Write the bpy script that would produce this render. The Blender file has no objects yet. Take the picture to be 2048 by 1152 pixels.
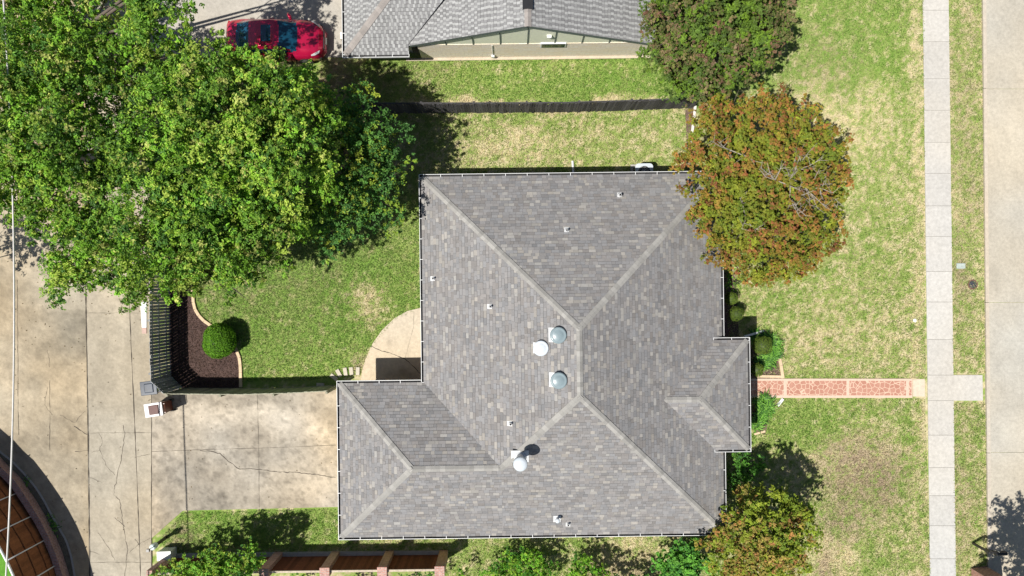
import bpy, math, random
import numpy as np
from mathutils import Vector, Matrix
random.seed(7); RNG = np.random.default_rng(11)
S = bpy.context.scene; C = S.collection
# ---------------------------------------------------------------- camera / light
H = 32.5; F = 1365.33; A = math.radians(0.7)
cd = bpy.data.cameras.new('camera'); cam = bpy.data.objects.new('camera', cd); C.objects.link(cam)
cam.location = (0, 0, H); cam.rotation_euler = (0, 0, -A)
cd.lens = 24; cd.sensor_width = 36; cd.clip_end = 2000; cd.clip_start = .1
S.camera = cam
SUN = Vector((.465, .27, -1.0)).normalized()
w = bpy.data.worlds.new('World'); S.world = w; w.use_nodes = True
nt = w.node_tree; bg = nt.nodes['Background']; sky = nt.nodes.new('ShaderNodeTexSky')
sky.sky_type = 'NISHITA'; sky.sun_disc = False
sky.sun_elevation = math.asin(-SUN.z); sky.sun_rotation = math.atan2(-SUN.x, -SUN.y)
nt.links.new(sky.outputs[0], bg.inputs[0]); bg.inputs[1].default_value = 0.05
sl = bpy.data.lights.new('sun', 'SUN'); so = bpy.data.objects.new('sun', sl); C.objects.link(so)
sl.energy = 4.6; sl.angle = math.radians(.5); sl.color = (1, .955, .88)
so.rotation_euler = SUN.to_track_quat('-Z', 'Y').to_euler(); so.location = (-10, -6, 40)
S.view_settings.view_transform = 'Standard'; S.view_settings.look = 'None'
S.view_settings.exposure = 0.36; S.view_settings.gamma = 1
S.render.engine = 'CYCLES'
# ---------------------------------------------------------------- helpers
ca, sa = math.cos(A), math.sin(A)
def P(x, y, z=0.0):
    """point of the place seen at photo pixel (x,y) standing z metres up"""
    u, v = x-1024, 576-y; s = (H-z)/F
    return Vector(((u*ca+v*sa)*s, (-u*sa+v*ca)*s, z))
def PX(X, Y):
    """numpy: ground position -> photo pixel"""
    k = F/H; u = (X*ca - Y*sa)*k; v = (X*sa + Y*ca)*k
    return 1024+u, 576-v
def hsh(i, j, s):
    n = (i*374761393 + j*668265263 + s*974634773) & 0xffffffff
    n = ((n ^ (n >> 13))*1274126177) & 0xffffffff
    return ((n ^ (n >> 16)) & 0xffff)/65535.0
def vnoise(X, Y, sc, s=0):
    x = np.asarray(X)/sc; y = np.asarray(Y)/sc
    i = np.floor(x).astype(np.int64); j = np.floor(y).astype(np.int64)
    fx = x-i; fy = y-j; fx = fx*fx*(3-2*fx); fy = fy*fy*(3-2*fy)
    return (hsh(i, j, s)*(1-fx)+hsh(i+1, j, s)*fx)*(1-fy)+(hsh(i, j+1, s)*(1-fx)+hsh(i+1, j+1, s)*fx)*fy
def fbm(X, Y, sc, s=0, o=4):
    t = 0; a = 1; n = 0
    for k in range(o):
        t = t+a*vnoise(X, Y, sc/2**k, s+k*17); n += a; a *= .55
    return t/n
def inpoly(X, Y, poly):
    r = np.zeros(X.shape, bool); n = len(poly)
    for k in range(n):
        x1, y1 = poly[k]; x2, y2 = poly[(k+1) % n]
        c = ((y1 > Y) != (y2 > Y))
        with np.errstate(all='ignore'):
            r ^= c & (X < (x2-x1)*(Y-y1)/((y2-y1) if y2 != y1 else 1e-9)+x1)
    return r
def tag(o, label=None, cat=None, group=None, kind=None):
    if label: o['label'] = label
    if cat: o['category'] = cat
    if group: o['group'] = group
    if kind: o['kind'] = kind
    return o
def thing(name, loc, label, cat, group=None):
    o = bpy.data.objects.new(name, None); C.objects.link(o); o.location = loc
    o.empty_display_size = .2
    return tag(o, label, cat, group)
def link(name, me, parent=None):
    o = bpy.data.objects.new(name, me); C.objects.link(o)
    if parent is not None:
        o.parent = parent; o.matrix_parent_inverse = Matrix.Translation(-parent.location)
    return o
def copy_tree(o, delta, parent=None):
    c = o.copy(); C.objects.link(c)
    if parent is None: c.location = o.location+delta
    else: c.parent = parent
    for ch in [q for q in C.objects if q.parent == o]: copy_tree(ch, delta, c)
    return c
def setcol(me, cols):
    """cols: per-vertex linear rgb"""
    at = me.attributes.new('Col', 'FLOAT_COLOR', 'POINT')
    a = np.ones((len(me.vertices), 4), np.float32); a[:, :3] = cols
    at.data.foreach_set('color', a.ravel())
def npmesh(name, V, Fq, mat, cols=None, parent=None, smooth=False):
    """numpy mesh of quads or tris"""
    me = bpy.data.meshes.new(name); V = np.ascontiguousarray(V, np.float32); Fq = np.asarray(Fq, np.int32)
    k = Fq.shape[1]; n = len(Fq)
    me.vertices.add(len(V)); me.vertices.foreach_set('co', V.ravel())
    me.loops.add(n*k); me.loops.foreach_set('vertex_index', Fq.ravel())
    me.polygons.add(n); me.polygons.foreach_set('loop_start', np.arange(0, n*k, k, dtype=np.int32))
    me.polygons.foreach_set('loop_total', np.full(n, k, np.int32))
    me.polygons.foreach_set('use_smooth', np.full(n, smooth))
    me.update(); me.validate()
    if cols is not None: setcol(me, cols)
    if mat: me.materials.append(mat)
    return link(name, me, parent)
class MB:
    def __init__(s): s.v = []; s.f = []; s.m = []; s.c = []
    def add(s, vs, fs, m=0, col=(1, 1, 1)):
        b = len(s.v); s.v += [tuple(q) for q in vs]; s.f += [tuple(b+i for i in f) for f in fs]
        s.m += [m]*len(fs); s.c += [col]*len(vs); return s
    def box(s, c, d, rz=0, m=0, col=(1, 1, 1), rx=0, ry=0, tp=1.0):
        M = Matrix.Rotation(rz, 3, 'Z') @ Matrix.Rotation(ry, 3, 'Y') @ Matrix.Rotation(rx, 3, 'X')
        vs = []
        for z in (-.5, .5):
            t = tp if z > 0 else 1
            for x, y in ((-.5, -.5), (.5, -.5), (.5, .5), (-.5, .5)):
                vs.append(Vector(c)+M @ Vector((x*d[0]*t, y*d[1]*t, z*d[2])))
        return s.add(vs, [(3, 2, 1, 0), (4, 5, 6, 7), (0, 1, 5, 4), (1, 2, 6, 5), (2, 3, 7, 6), (3, 0, 4, 7)], m, col)
    def prism(s, pts, z0, z1, m=0, col=(1, 1, 1)):
        n = len(pts); ar = sum(pts[i][0]*pts[(i+1) % n][1]-pts[(i+1) % n][0]*pts[i][1] for i in range(n))
        if ar < 0: pts = pts[::-1]
        vs = [(p[0], p[1], z0) for p in pts]+[(p[0], p[1], z1) for p in pts]
        fs = [tuple(range(n))[::-1], tuple(range(n, 2*n))]+[(i, (i+1) % n, n+(i+1) % n, n+i) for i in range(n)]
        return s.add(vs, fs, m, col)
    def tube(s, pts, rs, n=8, m=0, col=(1, 1, 1), cap=True):
        pts = [Vector(p) for p in pts]
        if not hasattr(rs, '__len__'): rs = [rs]*len(pts)
        b = []
        for i, p in enumerate(pts):
            d = (pts[min(i+1, len(pts)-1)]-pts[max(i-1, 0)]).normalized()
            a = d.orthogonal().normalized() if abs(d.z) < .9 else Vector((1, 0, 0)).cross(d).normalized()
            e = d.cross(a)
            b += [p+(a*math.cos(t)+e*math.sin(t))*rs[i] for t in [2*math.pi*k/n for k in range(n)]]
        fs = []
        for i in range(len(pts)-1):
            for k in range(n): fs.append((i*n+k, i*n+(k+1) % n, (i+1)*n+(k+1) % n, (i+1)*n+k))
        if cap: fs += [tuple(range(n))[::-1], tuple(range(len(b)-n, len(b)))]
        return s.add(b, fs, m, col)
    def lathe(s, c, prof, n=24, m=0, col=(1, 1, 1)):
        vs = [(c[0]+r*math.cos(2*math.pi*k/n), c[1]+r*math.sin(2*math.pi*k/n), c[2]+z) for r, z in prof for k in range(n)]
        fs = [(i*n+k, i*n+(k+1) % n, (i+1)*n+(k+1) % n, (i+1)*n+k) for i in range(len(prof)-1) for k in range(n)]
        fs += [tuple(range(n))[::-1], tuple(range(len(vs)-n, len(vs)))]
        return s.add(vs, fs, m, col)
    def build(s, name, mats, parent=None, smooth=False, bevel=0):
        me = bpy.data.meshes.new(name); me.from_pydata(s.v, [], s.f)
        if not isinstance(mats, (list, tuple)): mats = [mats]
        for m in mats: me.materials.append(m)
        me.polygons.foreach_set('material_index', s.m)
        me.update()
        uv = me.uv_layers.new(name='UVMap'); vc = me.vertices
        for p in me.polygons:
            nx, ny, nz = p.normal
            for li in p.loop_indices:
                co = vc[me.loops[li].vertex_index].co
                if abs(nz) > .75: uv.data[li].uv = (co.x, co.y)
                else:
                    L = math.hypot(nx, ny) or 1
                    uv.data[li].uv = ((-ny*co.x+nx*co.y)/L, co.z)
        setcol(me, np.array(s.c, np.float32))
        if smooth: me.polygons.foreach_set('use_smooth', [True]*len(me.polygons))
        o = link(name, me, parent)
        if bevel:
            b = o.modifiers.new('bevel', 'BEVEL'); b.width = bevel; b.segments = 2; b.limit_method = 'ANGLE'
        return o
# ---------------------------------------------------------------- materials
def newmat(name):
    m = bpy.data.materials.new(name); m.use_nodes = True; n = m.node_tree
    return m, n, n.nodes['Principled BSDF']
def N(n, t, **k):
    q = n.nodes.new(t)
    for a, v in k.items():
        if hasattr(q, a): setattr(q, a, v)
        else: q.inputs[a.replace('_', ' ')].default_value = v
    return q
def mix(n, a, b, f, mode='MIX'):
    q = n.nodes.new('ShaderNodeMix'); q.data_type = 'RGBA'; q.blend_type = mode
    for i, v in ((0, f), (6, a), (7, b)):
        if hasattr(v, 'is_linked') or hasattr(v, 'links'): n.links.new(v, q.inputs[i])
        else: q.inputs[i].default_value = v if i == 0 else (*v, 1)
    return q.outputs[2]
def noise(n, scale, detail=4, rough=.6, vec=None):
    q = N(n, 'ShaderNodeTexNoise'); q.inputs['Scale'].default_value = scale
    q.inputs['Detail'].default_value = detail; q.inputs['Roughness'].default_value = rough
    if vec: n.links.new(vec, q.inputs[0])
    return q.outputs[0]
def ramp(n, src, a, b, ca_=(0, 0, 0), cb_=(1, 1, 1)):
    r = N(n, 'ShaderNodeValToRGB'); n.links.new(src, r.inputs[0])
    r.color_ramp.elements[0].position = a; r.color_ramp.elements[1].position = b
    r.color_ramp.elements[0].color = (*ca_, 1); r.color_ramp.elements[1].color = (*cb_, 1)
    return r.outputs[0]
def objco(n): return N(n, 'ShaderNodeTexCoord').outputs['Object']
def bump(n, b, src, dist=.01, st=.6):
    q = N(n, 'ShaderNodeBump'); q.inputs['Strength'].default_value = st; q.inputs['Distance'].default_value = dist
    n.links.new(src, q.inputs['Height']); n.links.new(q.outputs[0], b.inputs['Normal'])
def plain(name, col, rough=.6, metal=0, var=.12, sc=6, coat=0, bmp=0):
    m, n, b = newmat(name); b.inputs['Roughness'].default_value = rough; b.inputs['Metallic'].default_value = metal
    if coat: b.inputs['Coat Weight'].default_value = coat; b.inputs['Coat Roughness'].default_value = .04
    v = objco(n); ns = noise(n, sc, 5, .65, v)
    lo = tuple(c*(1-var) for c in col); hi = tuple(min(1, c*(1+var)) for c in col)
    n.links.new(ramp(n, ns, .3, .7, lo, hi), b.inputs['Base Color'])
    if bmp: bump(n, b, noise(n, sc*12, 3, .6, v), bmp)
    return m
def vcol(name, rough=.9, fine=30, amt=.25, bmp=.004, sc2=120):
    """base colour = the mesh's own colour attribute times fine grain"""
    m, n, b = newmat(name); b.inputs['Roughness'].default_value = rough
    at = N(n, 'ShaderNodeAttribute'); at.attribute_name = 'Col'
    v = objco(n); g = noise(n, fine, 5, .7, v)
    k = ramp(n, g, .25, .75, (1-amt,)*3, (1+amt,)*3)
    g2 = noise(n, sc2, 2, .6, v); k2 = ramp(n, g2, .3, .7, (1-amt*.6,)*3, (1+amt*.6,)*3)
    c = mix(n, mix(n, at.outputs[0], k, 1.0, 'MULTIPLY'), k2, 1.0, 'MULTIPLY')
    n.links.new(c, b.inputs['Base Color'])
    if bmp: bump(n, b, g, bmp, .7)
    b.inputs['Specular IOR Level'].default_value = .2
    return m
def leafmat(name, trans=.2):
    m, n, b = newmat(name); b.inputs['Roughness'].default_value = .55
    b.inputs['Specular IOR Level'].default_value = .25
    at = N(n, 'ShaderNodeAttribute'); at.attribute_name = 'Col'
    n.links.new(at.outputs[0], b.inputs['Base Color'])
    t = N(n, 'ShaderNodeBsdfTranslucent'); c2 = mix(n, at.outputs[0], (1.25, 1.25, .55), 1.0, 'MULTIPLY')
    n.links.new(c2, t.inputs[0]); x = N(n, 'ShaderNodeMixShader'); x.inputs[0].default_value = trans
    n.links.new(b.outputs[0], x.inputs[1]); n.links.new(t.outputs[0], x.inputs[2])
    n.links.new(x.outputs[0], n.nodes['Material Output'].inputs[0])
    return m
def brickmat(name, c1, c2, mortar, bw=.2, bh=.075, ms=.01, lo=.65, hi=1.3):
    m, n, b = newmat(name); b.inputs['Roughness'].default_value = .9
    uv = N(n, 'ShaderNodeTexCoord').outputs['UV']
    q = N(n, 'ShaderNodeTexBrick'); n.links.new(uv, q.inputs[0])
    q.inputs['Color1'].default_value = (*c1, 1); q.inputs['Color2'].default_value = (*c2, 1); q.inputs['Mortar'].default_value = (*mortar, 1)
    q.inputs['Scale'].default_value = 1; q.inputs['Brick Width'].default_value = bw; q.inputs['Row Height'].default_value = bh
    q.inputs['Mortar Size'].default_value = ms; q.inputs['Bias'].default_value = -.1
    k = ramp(n, noise(n, 9, 5, .7, uv), .3, .7, (lo,)*3, (hi,)*3)
    n.links.new(mix(n, q.outputs[0], k, 1.0, 'MULTIPLY'), b.inputs['Base Color'])
    bump(n, b, q.outputs[1], -.006)
    return m
M_leaf = leafmat('leaf'); M_needle = leafmat('small_leaf', .12); M_bark = plain('bark', (.13, .105, .085), .95, bmp=.02)
M_twig = plain('bare_twig', (.36, .32, .27), .9)
M_shingle = vcol('shingle_granules', .95, 14, .10, .003, 90)
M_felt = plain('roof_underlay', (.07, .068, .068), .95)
M_white = plain('white_painted_metal', (.75, .76, .76), .45, var=.06)
M_gut = plain('gutter_dirt_and_shade', (.035, .035, .038), .8, var=.3)  # gutter insides: debris, with the channel's shade put into the dark colour
M_conc = vcol('concrete', .92, 7, .17, .004, 55)
M_joint = plain('joint_dirt', (.07, .058, .045), .95, var=.3)
M_grass = vcol('lawn_ground', .95, 22, .35, .02, 90)
M_blade = leafmat('grass_blade', .2)
M_mulch = vcol('mulch_chips', .95, 28, .55, .03, 60)
M_brick = brickmat('red_brick', (.30, .12, .085), (.42, .2, .15), (.38, .33, .28))
M_brickp = brickmat('pink_brick', (.42, .2, .16), (.55, .3, .24), (.45, .4, .36))
M_hbrick = brickmat('house_brick', (.28, .17, .12), (.38, .25, .19), (.4, .37, .33))
M_stone = brickmat('ledge_stone', (.90, .77, .60), (.92, .87, .80), (.72, .6, .48), .42, .055, .004, .86, 1.08)
M_siding = plain('pale_green_siding', (.84, .86, .68), .7, var=.05)
M_trimd = plain('grey_green_trim', (.12, .15, .14), .7)
M_wood_grey = vcol('weathered_fence_wood', .95, 12, .3, .003, 60)
M_wood_red = vcol('stained_fence_wood', .85, 12, .3, .003, 60)
M_glass = plain('window_glass', (.03, .04, .05), .06, var=.1)
M_black = plain('black_plastic', (.02, .02, .022), .4)
M_rubber = plain('rubber', (.02, .02, .02), .9)
# ---------------------------------------------------------------- ground
def smooth_blob(px, py, cx, cy, rx, ry):
    d = np.sqrt(((px-cx)/rx)**2+((py-cy)/ry)**2); return np.clip(1.4-d, 0, 1)
STR = np.array([.52, .45, .28]); GRN = np.array([.125, .25, .033]); YEL = np.array([.28, .335, .10]); BRN = np.array([.27, .205, .145]); BLU = np.array([.10, .2, .06])
def dry(X, Y):
    px, py = PX(X, Y)
    wx = px+60*(fbm(X, Y, 2.2, 5)-.5); wy = py+60*(fbm(X, Y, 2.2, 9)-.5)
    d = np.full(X.shape, .6)
    def reg(x0, y0, x1, y1, v, s=14):
        nonlocal d
        m = np.clip(np.minimum.reduce([wx-x0, x1-wx, wy-y0, y1-wy])/s, 0, 1); d = d*(1-m)+v*m
    reg(600, 80, 1400, 213, .08); reg(600, 219, 1400, 360, .52)
    reg(340, 350, 845, 790, .07); reg(300, 1000, 700, 1110, .20)
    reg(1360, -200, 1850, 190, .26, 50); reg(1440, 740, 1850, 900, .42)
    reg(1893, -200, 1975, 1200, .62); reg(690, 1070, 1460, 1200, .5)
    reg(600, 100, 700, 230, .5)
    for cx, cy, rx, ry, a in ((1040, 300, 110, 40, .4), (740, 608, 40, 45, .75), (1640, 260, 120, 60, .3), (1620, 700, 120, 60, .12),
        (1720, 900, 100, 60, .35), (1560, 160, 60, 50, -.1), (1640, 140, 40, 100, .2), (1540, 640, 60, 80, -.2), (1600, 840, 90, 50, -.25),
        (1780, 1080, 60, 60, -.1), (1660, 1120, 60, 50, .4), (1260, 1130, 80, 60, .4), (820, 175, 60, 40, .4), (1760, 480, 60, 90, -.12), (1470, 170, 60, 60, -.25),
        (460, 590, 90, 40, .15), (715, 735, 30, 40, .5), (1130, 130, 300, 12, .25), (1050, 212, 400, 14, .4), (1840, 500, 12, 700, .3), (690, 770, 150, 20, .5)):
        d = d+a*smooth_blob(wx, wy, cx, cy, rx, ry)
    d = d+(fbm(X, Y, 2.2, 3, 2)-.5)*.22
    return d
def brown(X, Y):
    px, py = PX(X, Y); wx = px+90*(fbm(X, Y, 2, 25)-.5); wy = py+90*(fbm(X, Y, 2, 29)-.5)
    b = 0
    for cx, cy, rx, ry, a in ((1720, 955, 95, 75, 1.1), (1690, 1040, 60, 60, .8), (1650, 1130, 16, 30, .8), (680, 160, 90, 60, .9), (840, 140, 80, 30, .3), (1935, 560, 30, 60, .7),
        (1935, 1000, 40, 200, .35), (1935, 300, 40, 350, .35), (1640, 130, 80, 90, .35), (350, 1090, 40, 30, .7), (1240, 1150, 90, 40, .6), (400, 330, 420, 320, .6), (720, 735, 16, 30, .7), (1387, 240, 12, 60, .9), (780, 1160, 80, 40, .7)):
        b = np.maximum(b, a*smooth_blob(wx, wy, cx, cy, rx, ry))
    return np.clip(b, 0, 1)
def lawn_rgb(X, Y, jit=True):
    d = dry(X, Y); n3 = fbm(X, Y, .2, 41, 2); n4 = fbm(X, Y, 5, 77, 3)[:, None]
    t = np.clip(d+(n3-.5)*1.9, 0, 1)[:, None]
    g = GRN*(1-n4)+YEL*n4
    c = np.where(t < .5, g*(1-t*1.1)+YEL*t*1.1, YEL*(1-(t-.5)*2)+STR*(t-.5)*2+0*g)
    b = (brown(X, Y)*np.clip(.55+(n3-.5)*2.4, 0, 1))[:, None]
    return c*(1-b)+BRN*b
xs = np.concatenate([[-600, -200, -80, -45, -30], np.arange(-25.5, 25.5, .1), [26, 30, 45, 80, 200, 600]])
ys = np.concatenate([[-600, -200, -80, -40, -22], np.arange(-14.8, 14.8, .1), [15, 22, 40, 80, 200, 600]])
GX, GY = np.meshgrid(xs, ys); gx = GX.ravel(); gy = GY.ravel(); nx_, ny_ = len(xs), len(ys)
idx = np.arange(nx_*ny_).reshape(ny_, nx_)
Q = np.stack([idx[:-1, :-1], idx[:-1, 1:], idx[1:, 1:], idx[1:, :-1]], -1).reshape(-1, 4)
gz = (fbm(gx, gy, 1.2, 8)-.5)*.03-.012
gro = npmesh('ground', np.stack([gx, gy, gz], 1), Q, M_grass, lawn_rgb(gx, gy), smooth=True); tag(gro, kind='structure')
# blades
def quadleaves(Cn, Nn, T, L, W):
    """folded diamond leaves. arrays (n,3),(n,3),(n,3),(n,),(n,)"""
    B = np.cross(Nn, T); B /= np.linalg.norm(B, axis=1, keepdims=True)+1e-9
    T = np.cross(B, Nn)
    L = L[:, None]; W = W[:, None]
    a = Cn-T*L*.5; c = Cn+T*L*.5-Nn*L*.08; b = Cn+B*W*.5+Nn*W*.18; d = Cn-B*W*.5+Nn*W*.18
    V = np.stack([a, b, c, d], 1).reshape(-1, 3); n = len(Cn)
    return V, np.arange(n*4).reshape(n, 4)
def unit(v): return v/(np.linalg.norm(v, axis=1, keepdims=True)+1e-9)
lawns = {'front_lawn': [(1380, -40), (1847, -40), (1851, 757), (1460, 757), (1450, 560), (1390, 350), (1385, 212), (1300, 110)],
 'front_lawn_south': [(1450, 797), (1849, 797), (1862, 1180), (880, 1180), (880, 1062), (1440, 1050)],
 'side_yard': [(640, 122), (1310, 114), (1400, 212), (640, 216)],
 'back_yard': [(600, 230), (1385, 216), (1385, 360), (850, 370), (850, 612), (790, 640), (745, 690), (722, 752), (600, 762), (485, 764), (484, 700), (470, 680), (400, 640), (386, 560), (500, 400)],
 'drive_strip': [(318, 1080), (366, 1024), (690, 1017), (690, 1060), (880, 1060), (880, 1112), (340, 1112)],
 'parkway': [(1896, -40), (1963, -40), (1975, 1180), (1909, 1180)]}
for nm, poly in lawns.items():
    pts = [P(*q) for q in poly]; wp = [(q.x, q.y) for q in pts]
    x0, x1 = min(q[0] for q in wp), max(q[0] for q in wp); y0, y1 = min(q[1] for q in wp), max(q[1] for q in wp)
    n = int((x1-x0)*(y1-y0)*520); X = RNG.uniform(x0, x1, n); Y = RNG.uniform(y0, y1, n)
    k = inpoly(X, Y, wp)
    if nm == 'parkway':
        px, py = PX(X, Y); k &= ~((py > 747) & (py < 805))
    X = X[k]; Y = Y[k]; n = len(X)
    d = dry(X, Y); br = brown(X, Y)
    t = np.clip(d+(fbm(X, Y, .26, 41, 2)-.5)*.9+(fbm(X, Y, .13, 51, 2)-.5)*1.0+RNG.normal(0, .2, n), 0, 1)[:, None]
    col = np.where(t < .5, GRN*(1-t*2)+YEL*t*2, YEL*(1-(t-.5)*2)+STR*1.15*(t-.5)*2)
    bb = (br*(RNG.random(n) < .75))[:, None]*.8; col = col*(1-bb)+BRN*1.2*bb
    col = col*RNG.uniform(.5, 1.45, (n, 1))
    nn = unit(np.stack([RNG.normal(0, .55, n), RNG.normal(0, .55, n), np.ones(n)], 1)); tt = unit(np.stack([RNG.normal(0, 1, n), RNG.normal(0, 1, n), RNG.normal(.3, .3, n)], 1))
    V, Fq = quadleaves(np.stack([X, Y, RNG.uniform(.012, .05, n)], 1), nn, tt, RNG.uniform(.06, .13, n), RNG.uniform(.012, .03, n))
    o = npmesh('grass', V, Fq, M_blade, np.repeat(col, 4, 0)); tag(o, 'short mown grass of the '+nm.replace('_', ' '), 'grass', kind='stuff')
# ---------------------------------------------------------------- paving sheets
def resample(poly, n):
    p = [Vector(q) for q in poly]; L = [0]
    for i in range(1, len(p)): L.append(L[-1]+(p[i]-p[i-1]).length)
    out = []
    for k in range(n):
        t = L[-1]*k/(n-1); i = 1
        while i < len(p)-1 and L[i] < t: i += 1
        out.append(p[i-1].lerp(p[i], (t-L[i-1])/max(1e-9, L[i]-L[i-1])))
    return out
def sheet(name, ea, eb, z, colf, step=.12, mat=None, skirt=.06):
    """paving between two edge polylines given in photo px"""
    ea = [P(*q) for q in ea]; eb = [P(*q) for q in eb]
    la = sum((ea[i+1]-ea[i]).length for i in range(len(ea)-1)); lc = max((ea[0]-eb[0]).length, (ea[-1]-eb[-1]).length)
    nu = max(2, int(la/step)+1); nv = max(2, int(lc/step)+1)
    a = np.array([q[:] for q in resample(ea, nu)]); b = np.array([q[:] for q in resample(eb, nu)])
    t = np.linspace(0, 1, nv)[:, None, None]; G = a[None]*(1-t)+b[None]*t
    G[..., 2] = z; cols = colf(G[..., 0].ravel(), G[..., 1].ravel())
    idx = np.arange(nu*nv).reshape(nv, nu)
    Q = np.stack([idx[:-1, :-1], idx[:-1, 1:], idx[1:, 1:], idx[1:, :-1]], -1).reshape(-1, 4)
    V = G.reshape(-1, 3)
    ring = np.concatenate([idx[0, :], idx[1:, -1], idx[-1, -2::-1], idx[-2:0:-1, 0]])
    low = V[ring].copy(); low[:, 2] -= skirt; m = len(V); k = len(ring)
    V = np.concatenate([V, low]); cols = np.concatenate([cols, cols[ring]*.9])
    r = np.arange(k); S2 = np.stack([ring, m+r, m+(r+1) % k, ring[(r+1) % k]], 1)
    Q = np.concatenate([Q, S2])
    o = npmesh(name, V, Q, mat or M_conc, cols)
    import bmesh
    bm = bmesh.new(); bm.from_mesh(o.data); bmesh.ops.recalc_face_normals(bm, faces=bm.faces)
    up = sum(f.normal.z for f in bm.faces)
    if up < 0: bmesh.ops.reverse_faces(bm, faces=bm.faces)
    bm.to_mesh(o.data); bm.free()
    return tag(o, kind='structure')
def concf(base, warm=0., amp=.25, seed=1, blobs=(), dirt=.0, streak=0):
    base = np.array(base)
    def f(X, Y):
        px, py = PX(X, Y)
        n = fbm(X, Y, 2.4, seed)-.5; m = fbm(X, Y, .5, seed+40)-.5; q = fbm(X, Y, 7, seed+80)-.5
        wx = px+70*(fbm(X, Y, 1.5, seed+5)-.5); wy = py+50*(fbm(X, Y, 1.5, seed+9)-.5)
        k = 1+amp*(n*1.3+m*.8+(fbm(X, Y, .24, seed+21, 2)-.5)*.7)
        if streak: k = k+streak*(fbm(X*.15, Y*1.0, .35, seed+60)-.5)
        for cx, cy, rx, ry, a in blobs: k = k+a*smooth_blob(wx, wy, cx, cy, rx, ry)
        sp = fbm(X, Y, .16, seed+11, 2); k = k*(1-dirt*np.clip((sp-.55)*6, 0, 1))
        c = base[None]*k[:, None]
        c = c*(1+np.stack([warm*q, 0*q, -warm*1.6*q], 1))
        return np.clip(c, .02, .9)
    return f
tan = concf((.40, .325, .222), .4, .46, 3, ((90, 900, 60, 200, -.10), (110, 640, 70, 30, -.14), (130, 720, 60, 60, -.08), (60, 760, 50, 14, -.16), (140, 830, 40, 50, -.06), (60, 500, 60, 60, .14)), .14)
gr = concf((.40, .348, .265), .15, .28, 13, ((225, 660, 14, 60, .16), (235, 900, 8, 300, .10), (190, 750, 20, 300, -.05)), .10)
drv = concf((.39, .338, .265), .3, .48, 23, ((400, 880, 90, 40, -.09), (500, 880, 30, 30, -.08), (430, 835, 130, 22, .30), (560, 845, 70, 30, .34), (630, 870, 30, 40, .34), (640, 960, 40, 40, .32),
    (470, 1000, 90, 30, -.2), (330, 1000, 20, 90, -.14), (430, 800, 130, 12, -.12), (400, 960, 90, 40, -.08), (590, 1000, 40, 20, -.12), (362, 930, 4, 120, -.1), (515, 950, 5, 80, -.07), (320, 840, 12, 60, -.14)), .24)  # thin streak at left is the overhead cable's shadow, painted in
sheet('alley_pavement', [(-420, -250), (-420, 1400)], [(172, -250), (172, 600), (181, 1400)], .012, tan, .14)
sheet('alley', [(172.6, -250), (172.6, 600), (181.6, 1400)], [(303, -250), (303, 1400)], .018, gr, .12)
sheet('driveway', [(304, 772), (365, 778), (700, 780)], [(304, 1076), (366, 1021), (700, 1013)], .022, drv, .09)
sheet('driveway_north', [(303, -250), (700, -250)], [(303, 115), (700, 115)], .022, concf((.42, .39, .34), .2, .2, 33), .15)
sidew = concf((.50, .487, .46), .1, .07, 43, (), .03, 0)
js = [-110, -45, 21, 84, 158, 221, 285, 347, 412, 473, 543, 604, 679, 750, 801, 870, 935, 991, 1051, 1117, 1190, 1260]
def sidex(y): return 1845+(y/1152)*14.5, 1896.5+(y/1152)*14.5
for k in range(len(js)-1):
    y0, y1 = js[k], js[k+1]; a0, b0 = sidex(y0); a1, b1 = sidex(y1); t = random.uniform(.94, 1.05)
    f = (lambda t: (lambda X, Y: sidew(X, Y)*t))(t)
    sheet('sidewalk', [(a0, y0), (b0, y0)], [(a1, y1), (b1, y1)], .035+random.uniform(-.001, .001), f, .2)
sheet('sidewalk', [(1898.5, 750), (1964, 750)], [(1899.3, 801), (1965, 801)], .033, sidew, .2)
road = concf((.46, .42, .345), .2, .18, 53, ((2010, 330, 30, 120, .06), (1990, 500, 10, 300, -.04)), .06)
def curbx(y): return 1963+(y/1152)*11
js2 = [-260, 178, 605, 905, 1330]
for k in range(4):
    y0, y1 = js2[k]+.3, js2[k+1]-.3
    sheet('road', [(curbx(y0)+7, y0), (curbx(y1)+7, y1)], [(2550, y0), (2550, y1)], .01, road, .2)
    y0 += .2; y1 -= .2
    sheet('kerb', [(curbx(y0), y0), (curbx(y1), y1)], [(curbx(y0)+6.6, y0), (curbx(y1)+6.6, y1)], .10, concf((.50, .44, .36), .1, .1, 57), .2, skirt=.12)
# joints and cracks
def ribbon(mb, pts, wd, z):
    pts = [P(*q) for q in pts]; L = []; R = []
    for i, p in enumerate(pts):
        d = (pts[min(i+1, len(pts)-1)]-pts[max(i-1, 0)]).normalized(); n = Vector((-d.y, d.x, 0)); ww = wd*random.uniform(.3, 1.4)
        L.append((p.x+n.x*ww/2, p.y+n.y*ww/2, z)); R.append((p.x-n.x*ww/2, p.y-n.y*ww/2, z))
    n = len(pts); mb.add(R+L, [(i, i+1, n+i+1, n+i) for i in range(n-1)])
def crackpts(pts, jit=1.6, seg=5):
    out = []
    for i in range(len(pts)-1):
        a, b = pts[i], pts[i+1]; d = math.hypot(b[0]-a[0], b[1]-a[1]); k = max(1, int(d/seg))
        for j in range(k): out.append((a[0]+(b[0]-a[0])*j/k+random.uniform(-jit, jit)*(j > 0), a[1]+(b[1]-a[1])*j/k+random.uniform(-jit, jit)*(j > 0)))
    out.append(pts[-1]); return out
mb = MB()
for pts, wd in (([(172.3, -60), (172.3, 600), (177, 860), (181.2, 1200)], .05), ([(303.5, 120), (303.5, 1200)], .035)): ribbon(mb, crackpts(pts, .25, 12), wd, .0285)
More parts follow.
